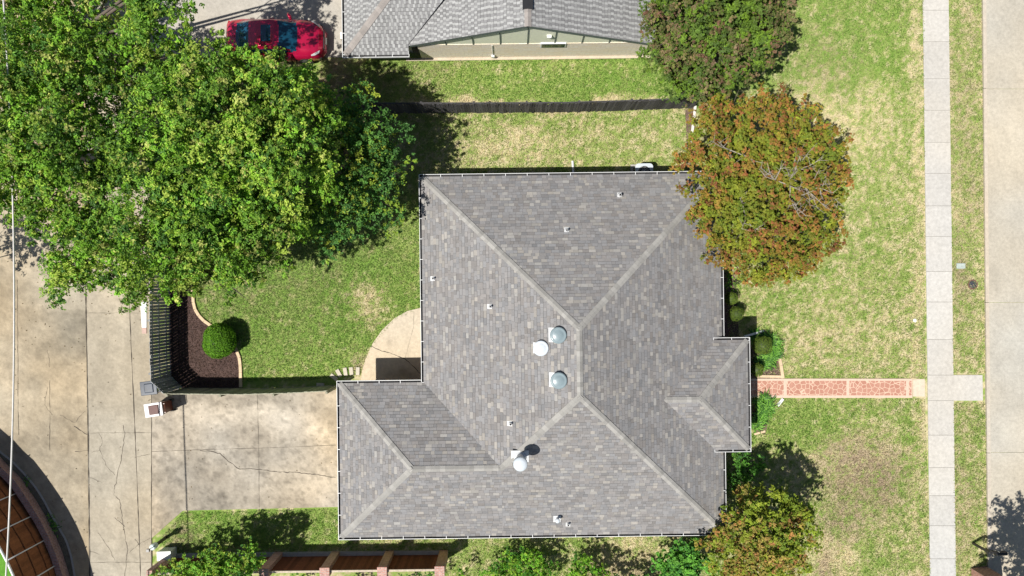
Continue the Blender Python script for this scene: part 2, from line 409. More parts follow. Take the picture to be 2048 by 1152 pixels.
ribbon(mb, crackpts([(259, 600), (263, 700), (270, 850), (276, 1000), (282, 1160)], .2, 12), .04, .0225)
for pts in ([(35, 560), (37, 840), (38, 870)], [(172, 866), (303, 865)], [(180, 1124), (303, 1124)], [(172, 626), (300, 626)], [(100, 760), (100, 900)]): ribbon(mb, crackpts(pts, .5, 9), .014, .0225)
for pts in ([(515, 788), (518, 900), (519, 1015)], [(304, 903), (400, 899), (520, 896), (672, 890)]): ribbon(mb, crackpts(pts, .3, 9), .017, .0265)
for pts, wd in (([(400, 900), (440, 906), (462, 925), (480, 938), (520, 938), (560, 944), (600, 945), (640, 950), (672, 955)], .03),
    ([(304, 780), (310, 782)], .02)): ribbon(mb, crackpts(pts, 1.3, 5), wd, .0275)
for pts, wd, z in (([(247, 850), (250, 870), (245, 905), (240, 930), (230, 975), (228, 990), (240, 1000), (247, 1050), (255, 1095), (254, 1110), (250, 1152)], .022, .0225),
    ([(185, 905), (200, 900), (205, 880), (198, 865)], .014, .0225), ([(200, 900), (212, 930), (230, 950)], .014, .0225), ([(230, 1035), (250, 1053)], .018, .0225), ([(196, 1065), (218, 1095), (230, 1120)], .015, .0225),
    ([(255, 1108), (275, 1090), (303, 1075)], .016, .0225), ([(270, 1078), (279, 1090)], .02, .0225), ([(148, 852), (160, 860), (175, 869)], .035, .0165), ([(150, 903), (176, 901)], .02, .0165), ([(120, 830), (150, 845), (172, 822)], .014, .0165),
    ([(95, 775), (90, 810), (105, 830)], .014, .0165), ([(95, 700), (100, 735)], .012, .0165), ([(180, 955), (205, 965)], .012, .0225), ([(181, 1103), (200, 1109)], .014, .0225), ([(270, 915), (300, 908)], .014, .0225)):
    ribbon(mb, crackpts(pts, 1.5, 5), wd, z)
for y in (178, 605, 905): pass
mb.build('pavement_cracks', M_joint)['kind'] = 'structure'
mb = MB()
for y in js[1:-1]: a, b = sidex(y); pa, pb = P(a, y), P(b, y); mb.add([(pa.x, pa.y-.008, .04), (pb.x, pb.y-.008, .04), (pb.x, pb.y+.008, .04), (pa.x, pa.y+.008, .04)], [(0, 1, 2, 3)])
mb.build('sidewalk_joints', plain('joint_filler', (.2, .19, .17), .95))['kind'] = 'structure'
# patio
arc = [(840, 616), (815, 622), (790, 636), (766, 658), (746, 686), (732, 716), (724, 742), (722, 768)]
patc = concf((.54, .46, .35), .2, .14, 63, ((775, 675, 8, 14, -.18), (745, 745, 20, 20, -.05), (800, 750, 30, 12, -.25)), .03)
sheet('patio', arc, [(880, 612), (880, 630), (880, 650), (880, 670), (880, 700), (880, 730), (880, 745), (880, 768)], .04, patc, .1)
mb = MB(); ribbon(mb, crackpts([(741, 692), (760, 700), (785, 708), (810, 717), (829, 734), (842, 748)], .8, 5), .028, .0445)
ribbon(mb, crackpts([(828, 622), (828, 650), (820, 680), (811, 715)], .5, 6), .012, .0445); mb.build('patio_cracks', M_joint)['kind'] = 'structure'
# front walk: coloured flagstone panels with a pale border
def flagmat():
    m, n, b = newmat('red_flagstone'); b.inputs['Roughness'].default_value = .85; v = objco(n)
    vo = N(n, 'ShaderNodeTexVoronoi'); vo.feature = 'DISTANCE_TO_EDGE'; vo.inputs['Scale'].default_value = 4.6; vo.inputs['Randomness'].default_value = .85
    wn = N(n, 'ShaderNodeTexNoise'); wn.inputs['Scale'].default_value = 7; n.links.new(v, wn.inputs[0])
    vv = mix(n, v, wn.outputs[1], .03); n.links.new(vv, vo.inputs[0])
    v2 = N(n, 'ShaderNodeTexVoronoi'); v2.inputs['Scale'].default_value = 4.6; v2.inputs['Randomness'].default_value = .85; n.links.new(vv, v2.inputs[0])
    cc = mix(n, (.40, .185, .13), (.47, .25, .185), ramp(n, v2.outputs[1], .1, .9))
    cc = mix(n, cc, ramp(n, noise(n, 20, 4, .7, v), .3, .7, (.85,)*3, (1.15,)*3), 1.0, 'MULTIPLY')
    e = ramp(n, vo.outputs[0], .040, .062)
    n.links.new(mix(n, (.62, .45, .34), cc, e), b.inputs['Base Color']); bump(n, b, e, .004); return m
M_flag = flagmat(); M_wborder = plain('pale_pink_border', (.60, .46, .36), .85, var=.10, sc=14)
wk = thing('garden_path', P(1665, 776), 'red flagstone front walk with pale pink border between the porch and the sidewalk', 'path')
wk['kind'] = 'structure'
def pq(x0, y0, x1, y1, z):
    q = [P(x0, y0), P(x1, y0), P(x1, y1), P(x0, y1)]; return [(p.x, p.y) for p in q]
mb = MB(); mb.prism(pq(1440, 757, 1824, 795.5, 0), -.05, .04); mb.build('border', M_wborder, wk)
mb = MB()
for x0, x1 in ((1440, 1566.5), (1573, 1692), (1698, 1811), (1817, 1822)): mb.prism(pq(x0, 761.5, x1, 790.5, 0), .0, .044)
mb.build('flagstone', M_flag, wk)
sheet('sidewalk', [(1825.5, 758), (1849, 758)], [(1825.5, 793), (1849.5, 793)], .02, concf((.6, .5, .38), .1, .1, 93), .15)
# planting beds
mulchf = lambda X, Y: np.array([.075, .048, .042])[None]*(.7+.8*fbm(X, Y, .12, 5, 2))[:, None]
sheet('mulch_bed', [(338, 560), (338, 690), (342, 755), (365, 779)], [(384, 560), (386, 610), (404, 640), (440, 662), (466, 690), (479, 725), (479, 779)], .03, mulchf, .07, M_mulch)
sheet('mulch_bed', [(1500, 690), (1500, 757)], [(1552, 700), (1558, 720), (1562, 757)], .02, lambda X, Y: mulchf(X, Y)*1.9, .07, M_mulch)
sheet('mulch_bed', [(1446, 545), (1446, 680)], [(1470, 545), (1478, 680)], .02, lambda X, Y: mulchf(X, Y)*1.5, .07, M_mulch)
sheet('mulch_bed', [(1505, 797), (1505, 860)], [(1548, 797), (1530, 870)], .02, lambda X, Y: mulchf(X, Y)*1.9, .07, M_mulch)
sheet('mulch_bed', [(1370, 205), (1375, 350)], [(1391, 205), (1391, 350)], .02, lambda X, Y: mulchf(X, Y)*1.9, .07, M_mulch)
M_edge = plain('tan_edging', (.62, .47, .31), .9, var=.15, sc=5)
def edging(name, pts, w, h, label, mat=M_edge, closed=False):
    p = [P(*q) for q in pts]; mb = MB(); step = .32
    L = sum((p[i+1]-p[i]).length for i in range(len(p)-1)); q = resample([(v.x, v.y, 0) for v in p], max(2, int(L/step)))
    for i in range(len(q)-1):
        d = q[i+1]-q[i]; mb.box(((q[i].x+q[i+1].x)/2, (q[i].y+q[i+1].y)/2, h/2-.01), (d.length*1.0-.006, w, h+.02+random.uniform(0, .006)), math.atan2(d.y, d.x))
    o = mb.build(name, mat, bevel=.006); return tag(o, label, 'edging')
edging('bed_edging', [(386, 560), (388, 612), (396, 628), (408, 641), (430, 656), (452, 672), (470, 693), (479, 712), (482, 735), (482, 774)], .14, .08, 'curved tan edging around the dark mulch bed by the left fence')
edging('bed_edging', [(1556, 706), (1561, 730), (1565, 756)], .14, .08, 'short tan edging strip running down to the front walk')
edging('bed_edging', [(1512, 752), (1563, 753)], .12, .08, 'tan edging strip lying along the top side of the front walk')
edging('bed_edging', [(1565, 797), (1554, 811)], .13, .09, 'short pale edging piece slanting away below the front walk', M_white)
edging('bed_edging', [(1390, 212), (1384, 262), (1383, 300)], .12, .08, 'pale edging strip between side bed and front lawn under the trees', plain('pale_stone_edging', (.7, .66, .6), .9))
edging('bed_edging', [(1508, 868), (1530, 862)], .1, .06, 'short tan edging piece at the lower corner of the porch bed')
# ---------------------------------------------------------------- roofs
def clip(poly, a, b, c):
    """keep a*u+b*v<=c"""
    out = []
    for i in range(len(poly)):
        p, q = poly[i], poly[(i+1) % len(poly)]; dp = a*p[0]+b*p[1]-c; dq = a*q[0]+b*q[1]-c
        if dp <= 0: out.append(p)
        if dp*dq < 0:
            t = dp/(dp-dq); out.append((p[0]+(q[0]-p[0])*t, p[1]+(q[1]-p[1])*t))
    return out
def shingles(mb, poly3, palette, rowh=.143, wr=(.13, .32), base=M_felt, hr=(.004, .012), alt=False, gapv=.014):
    cnt = 0
    """poly3: CCW convex polygon (world) whose first edge is the eave (horizontal); every tab is real geometry"""
    p0 = Vector(poly3[0]); U = (Vector(poly3[1])-p0); U.z = 0; U.normalize()
    n = None
    for k in range(2, len(poly3)):
        n = (Vector(poly3[1])-p0).cross(Vector(poly3[k])-p0)
        if n.length > 1e-3: break
    n.normalize(); Vv = n.cross(U)
    pl = [((Vector(q)-p0).dot(U), (Vector(q)-p0).dot(Vv)) for q in poly3]
    u0, u1 = min(q[0] for q in pl), max(q[0] for q in pl); v1 = max(q[1] for q in pl)
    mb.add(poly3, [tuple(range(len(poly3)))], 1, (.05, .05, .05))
    r = 0; v = -.03
    while v < v1:
        u = u0-(random.uniform(0, .3) if not alt else .115*(r % 2)+random.uniform(0, .03)+.5); vt = v+rowh; cnt = 0
        row = clip(clip(pl if r else [(a, b-.03 if b < .01 else b) for a, b in pl], 0, -1, -v), 0, 1, vt+.01)
        if len(row) >= 3:
            while u < u1:
                w_ = random.uniform(*wr); cnt += alt and 0; cell = clip(clip(row, -1, 0, -(u+.003)), 1, 0, u+w_-.003)
                if len(cell) >= 3:
                    h = random.choice((hr[0], hr[0]*1.3, hr[1])); cnt += 1; col = palette(cnt if alt else h/hr[1])
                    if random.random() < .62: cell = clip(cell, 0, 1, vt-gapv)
                    if len(cell) < 3: u += w_; continue
                    top = []; bot = []
                    for a, b in cell:
                        hh = .004+h*max(0, min(1, 1-(b-v)/(rowh*1.25)))
                        if b > v+rowh-.002: hh = .0035
                        q = p0+U*a+Vv*b; top.append(q+n*hh); bot.append(q+n*.001)
                    k = len(cell)
                    mb.add(top+bot, [tuple(range(k))]+[(i, k+i, k+(i+1) % k, (i+1) % k) for i in range(k)], 0, col)
                u += w_
        v += rowh; r += 1
def caps(mb, a, b, n1, n2, palette, w=.17, step=.2, lift=.03):
    """cap shingles from a (low) to b (high) bent over the ridge; n1/n2: directions of the two legs"""
    a = Vector(a); b = Vector(b); d = b-a; L = d.length; d.normalize(); k = int(L/step)
    for i in range(k+1):
        s0 = i*step-.02; s1 = min(L+.06, s0+step+.07); col = palette(1)
        vs = []
        for s, h in ((s0, lift+.012), (s1, lift)):
            c = a+d*s+Vector((0, 0, h)); vs += [c+n1*w, c, c+n2*w]
        lo = [q-Vector((0, 0, .02)) for q in vs]
        mb.add(vs+lo, [(0, 1, 4, 3), (1, 2, 5, 4), (6, 7, 1, 0), (7, 8, 2, 1), (6, 0, 3, 9), (2, 8, 11, 5)], 0, col)
def palA(t):
    r = random.random()
    if r < .15: c = (.305, .292, .275); k = random.uniform(.85, 1.12)
    elif r < .36: c = (.205, .199, .199); k = random.uniform(.9, 1.1)
    else: c = (.240, .234, .235); k = random.uniform(.88, 1.1)
    g = random.uniform(-.007, .007); return (c[0]*k+g, c[1]*k, c[2]*k-g)
def palCap(t):
    k = random.choice((.88, .96, 1, 1.04, 1.16)); return (.298*k, .291*k, .276*k)
def palB(t):
    if t % 2 < 1: k = random.uniform(.85, 1.1); return (.355*k, .36*k, .36*k)
    k = random.uniform(.85, 1.15); return (.225*k, .225*k, .23*k)
def palCapB(t): k = random.uniform(.85, 1.15); return (.30*k, .275*k, .26*k)
PT = .48
def gutter(parent, a, b, out, zt, ends=True, w=.135):
    """open gutter from a to b (xy at roof edge), out = outward unit xy"""
    a = Vector((*a, 0)); b = Vector((*b, 0)); d = (b-a); L = d.length; d.normalize(); o = Vector((*out, 0)); rz = math.atan2(d.y, d.x)
    mb = MB(); c = (a+b)/2
    def bx(off, z, wd, ht, m): mb.box((c.x+o.x*off, c.y+o.y*off, z), (L, wd, ht), rz, m)
    bx(w-.010, zt-.055, .020, .11, 0); bx(.004, zt-.07, .006, .10, 1); bx(w/2-.002, zt-.105, w-.016, .012, 1); bx(w-.022, zt-.06, .003, .09, 1)
    for e in (a, b): mb.box((e.x+o.x*w/2, e.y+o.y*w/2, zt-.05), (.02, w-.004, .104), rz)
    k = int(L/.98)
    for i in range(1, k+1):
        s = a+d*(L*i/(k+1)); mb.box((s.x+o.x*w/2, s.y+o.y*w/2, zt+.004), (.022, w+.004, .008), rz)
    return mb.build('gutter', [M_white, M_gut], parent)
ZE = 2.7; inn = .125
XW, XE, YN, YS = -4.0+inn, 9.23-inn, 5.0-inn, -10.9+inn; XG, YG = -7.7+inn, -3.97-inn
hw = (XE-XW)/2; zr = ZE+PT*hw; xr = (XE+XW)/2; yr1 = YN-hw; yr2 = YS+hw
gw = (YG-YS)/2; zg = ZE+PT*gw; yg = (YG+YS)/2
Jx = xr-(zr-zg)/PT
NW, NE, SE, SG, GN, CW = (XW, YN, ZE), (XE, YN, ZE), (XE, YS, ZE), (XG, YS, ZE), (XG, YG, ZE), (XW, YG, ZE)
R1, R2, J, GW = (xr, yr1, zr), (xr, yr2, zr), (Jx, yg, zg), (XG+gw, yg, zg)
house = thing('house', ((XE+XG)/2, (YN+YS)/2, 0), 'large single-storey house under a brown-grey shingle hip roof in the middle of the photo', 'house')
def wall_box(mb, x0, y0, x1, y1, z1, m=0): mb.box(((x0+x1)/2, (y0+y1)/2, z1/2-.15), (x1-x0, y1-y0, z1+.3), 0, m)
ov = .5
mb = MB(); mb.prism([(XW+ov, YN-ov), (XE-ov, YN-ov), (XE-ov, YS+ov), (XG+ov, YS+ov), (XG+ov, YG-ov), (XW+ov, YG-ov)], -.2, ZE-.16)
mb.build('wall', M_hbrick, house)
mb = MB(); Jb = (Jx, YS, ZE)
for poly in ([NW, CW, J, R2, R1], [SG, Jb, J, GW], [Jb, SE, R2, J], [CW, GN, GW, J], [GN, SG, GW], [NE, NW, R1], [SE, NE, R1, R2]):
    # put the horizontal eave first with CCW order as seen from above
    q = [Vector(p) for p in poly]; ar = sum(q[i].x*q[(i+1) % len(q)].y-q[(i+1) % len(q)].x*q[i].y for i in range(len(q)))
    if ar < 0: q = q[::-1]
    for k in range(len(q)):
        if abs(q[0].z-ZE) < 1e-6 and abs(q[1].z-ZE) < 1e-6: break
        q = q[1:]+q[:1]
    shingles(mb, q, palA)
# porch roof
ZP = 2.9; PXE, PYN, PYS = 10.28-inn, -2.27-inn, -7.22+inn; pw = (PYN-PYS)/2; zp = ZP+PT*pw; yp = (PYN+PYS)/2; pxr = PXE-pw
vx0 = XE-(ZP-ZE)/PT+.02; vxr = XE-(zp-ZE)/PT
PN0, PN1, PS0, PS1, PR0, PR1 = (vx0, PYN, ZP+.01), (PXE, PYN, ZP+.01), (vx0, PYS, ZP+.01), (PXE, PYS, ZP+.01), (vxr-.05, yp, zp+.01), (pxr, yp, zp+.01)
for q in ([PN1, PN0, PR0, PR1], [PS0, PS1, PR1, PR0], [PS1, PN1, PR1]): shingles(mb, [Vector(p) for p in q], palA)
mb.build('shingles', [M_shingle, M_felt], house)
mb = MB()
def dn(x, y, p=PT): return Vector((x, y, -p*math.hypot(x, y) if 1 else 0)).normalized()
s2 = math.sqrt(.5)
def capline(a, b, l1, l2, pal=palCap, **k): caps(mb, a, b, dn(*l1), dn(*l2), pal, **k)
# each leg runs down its own roof plane: N,S,E,W fall lines seen square to the hip
own = house
def hipcap(a, b, pal=palCap, w=.135):
    a = Vector(a); b = Vector(b); d = (b-a).normalized(); hx = Vector((d.x, d.y, 0)).normalized(); s = Vector((-hx.y, hx.x, 0))
    k = PT*s2 if abs(hx.x) > .1 and abs(hx.y) > .1 else PT
    mb = MB(); caps(mb, a, b, (s+Vector((0, 0, -k))).normalized(), (-s+Vector((0, 0, -k))).normalized(), pal, w); mb.build('ridge_cap', M_shingle, own)
for a, b in ((NW, R1), (NE, R1), (SE, R2), (J, R2), (SG, GW), (GN, GW), (R2, R1), (GW, J), (PN1, PR1), (PS1, PR1), (PR1, PR0)): hipcap(a, b)
mb = MB()
for (x0, y0), (x1, y1) in (((XW, YN), (XE, YN)), ((XE, YN), (XE, YS)), ((XE, YS), (XG, YS)), ((XG, YS), (XG, YG)), ((XG, YG), (XW, YG)), ((XW, YG), (XW, YN))):
    L = math.hypot(x1-x0, y1-y0); mb.box(((x0+x1)/2, (y0+y1)/2, ZE-.11), (L, .03, .16), math.atan2(y1-y0, x1-x0))
mb.prism([(XW, YN), (XE, YN), (XE, YS), (XG, YS), (XG, YG), (XW, YG)], ZE-.155, ZE-.14)
mb.box(((vx0+PXE)/2, (PYN+PYS)/2, ZP-.09), (PXE-vx0-.02, PYN-PYS-.02, .16)); mb.build('soffit', M_white, house)
gutter(house, (XW-inn, YN), (XE+inn, YN), (0, 1), ZE); gutter(house, (XE, PYS-.05), (XE, YS), (1, 0), ZE); gutter(house, (XE, YN), (XE, PYN+.03), (1, 0), ZE)
gutter(house, (XG-inn, YS), (XE+inn, YS), (0, -1), ZE); gutter(house, (XG, YG), (XG, YS), (-1, 0), ZE); gutter(house, (XG-inn, YG), (XW-inn, YG), (0, 1), ZE); gutter(house, (XW, YG+.02), (XW, YN), (-1, 0), ZE)
gutter(house, (vx0, PYN), (PXE+inn, PYN), (0, 1), ZP); gutter(house, (PXE, PYS), (PXE, PYN), (1, 0), ZP); gutter(house, (vx0, PYS), (PXE+inn, PYS), (0, -1), ZP)
# porch posts, doors, windows and garage door under the eaves
for y in (PYN-.4, PYN-2, PYS+2, PYS+.4): MB().box((PXE-.35, y, 1.35), (.2, .2, 2.9)).build('porch_post', M_white, house, bevel=.01)
def window(parent, x, y, z, wx, wy, hz, ph=None):
    f = MB().box((x, y, z), (wx, wy, hz)).build('window', M_white, parent)
    k = .06; mb = MB(); mb.box((x, y, z), ((wx-.1) if wx > wy else wx+.02, (wy-.1) if wy > wx else wy+.02, ph or hz-.1)); mb.build('pane', M_glass, f)
for x in (-1.5, 2.5, 6.5): window(house, x, YN-ov, 1.4, 1.3, .08, 1.2)
for x in (-5, -1, 3, 7): window(house, x, YS+ov, 1.4, 1.3, .08, 1.2)
for y in (2.6, -.2, -9.2): window(house, XE-ov, y, 1.4, .08, 1.5, 1.4)
for y in (3, .5): window(house, XW+ov, y, 1.4, .08, 1.4, 1.4)
gd = MB()
for k in range(4): gd.box((XG+ov, yg, .3+k*.56), (.08, 4.9, .545))
gd.build('garage_door', M_white, house, bevel=.008)
dr = MB().box((XE-ov, -4.6, 1.05), (.08, 1.0, 2.1)).build('door', plain('dark_door', (.12, .05, .03), .5), house); MB().lathe((XE-ov+.07, -4.25, 1.0), [(.02, 0), (.035, .02), (.035, .05), (.02, .07)], 10).build('handle', M_white, dr)
# ---- roof fittings (fixed to the house): parts
def rz_at(x, y):
    z = min(ZE+PT*(x-XW), ZE+PT*(XE-x), ZE+PT*(YN-y), ZE+PT*(y-YS)) if y > YG or x > Jx else min(ZE+PT*(YG-y), ZE+PT*(y-YS), ZE+PT*(x-XG))
    return z
def roof_pt(px, py, h=0):
    z = 4.
    for _ in range(8): p = P(px, py, z+h); z = rz_at(p.x, p.y)
    return Vector((p.x, p.y, z))
def rnorm(x, y):
    e = .01; return Vector((-(rz_at(x+e, y)-rz_at(x-e, y))/(2*e), -(rz_at(x, y+e)-rz_at(x, y-e))/(2*e), 1)).normalized()
M_flash = plain('galvanised_flashing', (.58, .59, .60), .5, .0, .1); M_bluecap = plain('blue_grey_painted_metal', (.22, .285, .31), .35, .0, .08, coat=.3); M_palecap = plain('pale_painted_metal', (.55, .60, .65), .35, var=.06)
M_hole = plain('dark_inside', (.01, .01, .01), .9)
def flash(p, w, l):
    n = rnorm(p.x, p.y); mb = MB(); q = n.to_track_quat('Z', 'Y'); u = Vector((-n.y, n.x, 0)).normalized(); v = n.cross(u)
    return u, v, n
def rvent(px, py, cap, r, h, lab, sq=.29):
    p = roof_pt(px, py, h); u, v, n = flash(p, 0, 0)
    t = thing('roof_vent', p, lab, 'roof vent', 'round vents on the roof')
    mb = MB(); vs = [p+u*a*sq+v*b*sq+n*.03-v*.10 for a, b in ((-1, -1), (1, -1), (1, 1), (-1, 1))]; lo = [q-n*.02 for q in vs]
    mb.add(vs+lo, [(0, 1, 2, 3), (0, 4, 5, 1), (1, 5, 6, 2), (2, 6, 7, 3), (3, 7, 4, 0)]); mb.build('flashing', M_flash, t)
    MB().lathe((p.x, p.y, p.z-.15), [(r*.8, 0), (r*.8, .15+h*.75)], 24).build('collar', M_flash, t, smooth=False)
    o = MB().lathe((p.x, p.y, p.z), [(r*.9, h*.5), (r, h*.55), (r*1.0, h*.72), (r*.97, h*.80), (r*.84, h*.86), (r*.80, h*.84), (r*.55, h*.97), (r*.25, h*1.01), (r*.02, h*1.02)], 40).build('cap', cap, t, smooth=True)
rvent(1117, 671, M_bluecap, .33, .32, 'blue-grey round roof vent nearest the top of the ridge')
rvent(1118, 762, M_bluecap, .33, .32, 'blue-grey round roof vent near the bottom end of the ridge')
rvent(1082, 697, M_palecap, .31, .26, 'whitish round roof vent set farther from the ridge than the blue-grey ones', .22)
def pipe(px, py, h, r, lab, capr=0, sq=.10, caph=.1):
    p = roof_pt(px, py, 0); u, v, n = flash(p, 0, 0)
    t = thing('vent_pipe', p, lab, 'vent pipe', 'small vent pipes on the roof')
    mb = MB(); vs = [p+u*a*sq+v*b*sq*1.1+n*.026-v*.03 for a, b in ((-1, -1), (1, -1), (1, 1), (-1, 1))]; lo = [q-n*.018 for q in vs]
    mb.add(vs+lo, [(0, 1, 2, 3), (0, 4, 5, 1), (1, 5, 6, 2), (2, 6, 7, 3), (3, 7, 4, 0)]); mb.lathe((p.x, p.y, p.z-.02), [(r*2.0, 0), (r*1.2, .12)], 16); mb.build('flashing', M_flash, t)
    MB().lathe((p.x, p.y, p.z-.05), [(r, 0), (r, h+.05)], 16).build('pipe', M_flash, t)
    MB().lathe((p.x, p.y, p.z+h), [(r*.75, .0), (r*.75, .004)], 16).build('pipe_mouth', M_hole, t) if not capr else MB().lathe((p.x, p.y, p.z+h-.02), [(capr*.9, 0), (capr, .02), (capr, caph*.6), (capr*.8, caph*.85), (capr*.3, caph), (.01, caph)], 28).build('cap', M_palecap, t, smooth=True)
pipe(867, 557, .22, .05, 'short vent pipe close to the left eave of the big roof')
pipe(981, 613, .22, .05, 'short vent pipe in the middle of the left roof slope')
pipe(1021, 847, .22, .05, 'short vent pipe just above the lower diagonal hip')
pipe(1133, 461, .22, .05, 'vent pipe in the middle of the top roof slope')
pipe(1239, 391, .25, .06, 'vent pipe near the top eave below the air conditioner')
pipe(1136, 1047, .22, .05, 'small vent pipe right beside the capped vent near the bottom eave')
pipe(990, 806, .34, .05, 'capped flue with square flashing left of the lower roof vent', .11, .19)
pipe(1114, 1036, .34, .05, 'capped vent near the bottom eave with white flashing', .10, .16)
p = roof_pt(1040, 912); t = thing('flue', p, 'tall pale chimney flue with round cap casting a long shadow', 'flue')
MB().lathe((p.x, p.y, p.z-.12), [(.28, 0), (.27, .16), (.16, .32)], 28).build('storm_collar', M_flash, t, smooth=True)
u, v, n = flash(p, 0, 0); mb = MB(); vs = [p+u*a*.36+v*b*.3+n*.03 for a, b in ((-1, -1), (1, -1), (1, 1), (-1, 1))]; mb.add(vs+[q-n*.02 for q in vs], [(0, 1, 2, 3), (0, 4, 5, 1), (1, 5, 6, 2), (2, 6, 7, 3), (3, 7, 4, 0)]); mb.build('flashing', M_flash, t)
MB().lathe((p.x, p.y, p.z-.1), [(.15, 0), (.15, 1.25)], 24).build('pipe', M_flash, t, smooth=False)
MB().lathe((p.x, p.y, p.z+1.1), [(.2, 0), (.27, .02), (.28, .05), (.28, .22), (.26, .26), (.15, .29), (.02, .30)], 36).build('cap', M_palecap, t, smooth=True)
# downspouts lying out from the wall
def spout(name, a, b, za, zb, lab):
    mb = MB(); pa = P(*a, za); pb = P(*b, zb); mb.tube([pa, pb], .055, 8); o = mb.build(name, M_white, None, bevel=.004); return tag(o, lab, 'downspout', 'white downspout ends')
spout('downspout', (1147, 352), (1145, 322), .12, .06, 'white downspout end sticking out from the top wall onto the grass')
spout('downspout', (1488, 673), (1527, 662), .3, .08, 'white downspout end slanting out beside the porch corner')
# air conditioner at the north wall
p = P(1290, 345, .4); p.z = 0
ac = thing('air_conditioner', p, 'pale air conditioner unit peeking out from under the top eave', 'air conditioner')
mb = MB(); rr = []
def rrect(cx, cy, w, h, r, n=6):
    out = []
    for sx, sy, a0 in ((1, 1, 0), (-1, 1, 90), (-1, -1, 180), (1, -1, 270)):
        for k in range(n+1):
            a = math.radians(a0+90*k/n); out.append((cx+sx*(w/2-r)+r*math.cos(a), cy+sy*(h/2-r)+r*math.sin(a)))
    return out
cx, cy = 6.2, YN+.42
ac.location = (cx, cy, 0)
MB().prism(rrect(cx, cy, .78, .78, .14), .08, .82).build('cabinet', M_black, ac)
mb = MB(); o_ = rrect(cx, cy, .82, .82, .16); i_ = [(cx+.29*math.cos(2*math.pi*(k+3.5)/28), cy+.29*math.sin(2*math.pi*(k+3.5)/28)) for k in range(28)]
vs = [(x, y, .84) for x, y in o_]+[(x, y, .86) for x, y in i_]+[(x, y, .78) for x, y in o_]
mb.add(vs, [(k, (k+1) % 28, 28+(k+1) % 28, 28+k) for k in range(28)]+[(56+k, 56+(k+1) % 28, (k+1) % 28, k) for k in range(28)]); mb.build('top_rim', M_palecap, ac)
mb = MB(); mb.lathe((cx, cy, .83), [(.06, 0), (.06, .04)], 16)
for k in range(24): a = 2*math.pi*k/24; mb.box((cx+.17*math.cos(a), cy+.17*math.sin(a), .855), (.24, .006, .006), a)
mb.build('fan_guard', M_white, ac)
MB().box((cx, cy, .04), (1.0, 1.0, .1)).build('base_slab', plain('slab', (.4, .38, .34)), ac)
# ---------------------------------------------------------------- neighbour house
nb = thing('house', (0, 15, 0), 'neighbouring house at the top edge with light grey shingles and pale green gable', 'house')
ZN = 1.95; wy = P(1060, 114.5, 0).y; ZR0 = 1.85; gy = wy-.13; zt = H-gy*F/((576-52)*ca-(1060-1024)*sa); gxr = P(1056, 52, zt).x
gx0 = gxr-(zt-ZR0)/.405; gx1 = gxr+(zt-ZR0)/.405
wy = P(1060, 114.5, 0).y
wxL, wyS = P(690, 60, ZN).x, P(750, 113, ZN).y+.1; wxe = P(818, 105, ZN).x
mb = MB()
shingles(mb, [Vector(q) for q in ((gx0, 24, ZR0), (gx0, gy, ZR0), (gxr, gy, zt), (gxr, 24, zt))], palB, .15, (.105, .125), hr=(.004, .012), alt=True)
shingles(mb, [Vector(q) for q in ((gx1, gy, ZR0), (gx1, 24, ZR0), (gxr, 24, zt), (gxr, gy, zt))], palB, .15, (.105, .125), hr=(.004, .012), alt=True)
wm = 15.2; zw = ZN+PT*(wm-wyS); wxr = wxL+(wm-wyS)
shingles(mb, [Vector(q) for q in ((wxL, wyS, ZN), (wxe, wyS, ZN), (wxe, gy+.05, ZN+PT*(gy+.05-wyS)), (wxe+(wm-gy), wm, zw), (wxr, wm, zw))], palB, .15, (.105, .125), hr=(.004, .012), alt=True)
shingles(mb, [Vector(q) for q in ((wxL, 2*wm-wyS, ZN), (wxL, wyS, ZN), (wxr, wm, zw))], palB, .15, (.105, .125), hr=(.004, .012), alt=True)
shingles(mb, [Vector(q) for q in ((0, 2*wm-wyS, ZN), (wxL, 2*wm-wyS, ZN), (wxr, wm, zw), (0, wm, zw))], palB, .15, (.105, .125), hr=(.004, .012), alt=True)
mb.build('shingles', [M_shingle, M_felt], nb)
own = nb; hipcap((wxL, wyS, ZN), (wxr, wm, zw), palCapB, .16); hipcap((gxr, gy, zt), (gxr, 24, zt), palCapB, .16)
mb = MB()
for s in (-1, 1): mb.box((gxr+s*.20, gy+2.2, zt-.03), (.03, 3, .14))
mb.box((gxr, gy+2.2, zt+.03), (.4, 3, .03)); mb.build('ridge_vent', M_black, nb)
# gable wall: stone below, siding above, battens
zs = H-wy*F/(576-88)
mb = MB(); mb.box(((gx0+gx1)/2+.3, wy+.15, zs/2-.1), (gx1-gx0-1.2, .3, zs+.2)); mb.box((wxe-1.6, wyS+.75+.15, .9), (3.0, .3, 1.9)); mb.build('stone_wall', M_stone, nb)
def gz_(x): return zt-.405*abs(x-gxr)-.06
mb = MB(); xa, xb = gx0+.55, gx1-.55
vs = []
for y in (wy+.02, wy+.26): vs += [(xa, y, zs), (xb, y, zs), (xb, y, gz_(xb)), (gxr, y, gz_(gxr)), (xa, y, gz_(xa))]
mb.add(vs, [(0, 1, 2, 3, 4), (9, 8, 7, 6, 5), (0, 5, 6, 1)]); mb.build('siding', M_siding, nb)
for k in range(-4, 5):
    x = gxr+.03+k*1.22
    if xa < x < xb and gz_(x)-zs > .1: MB().box((x, wy+.0, (zs+gz_(x))/2), (.035, .03, gz_(x)-zs)).build('batten', M_trimd, nb)
mb = MB()
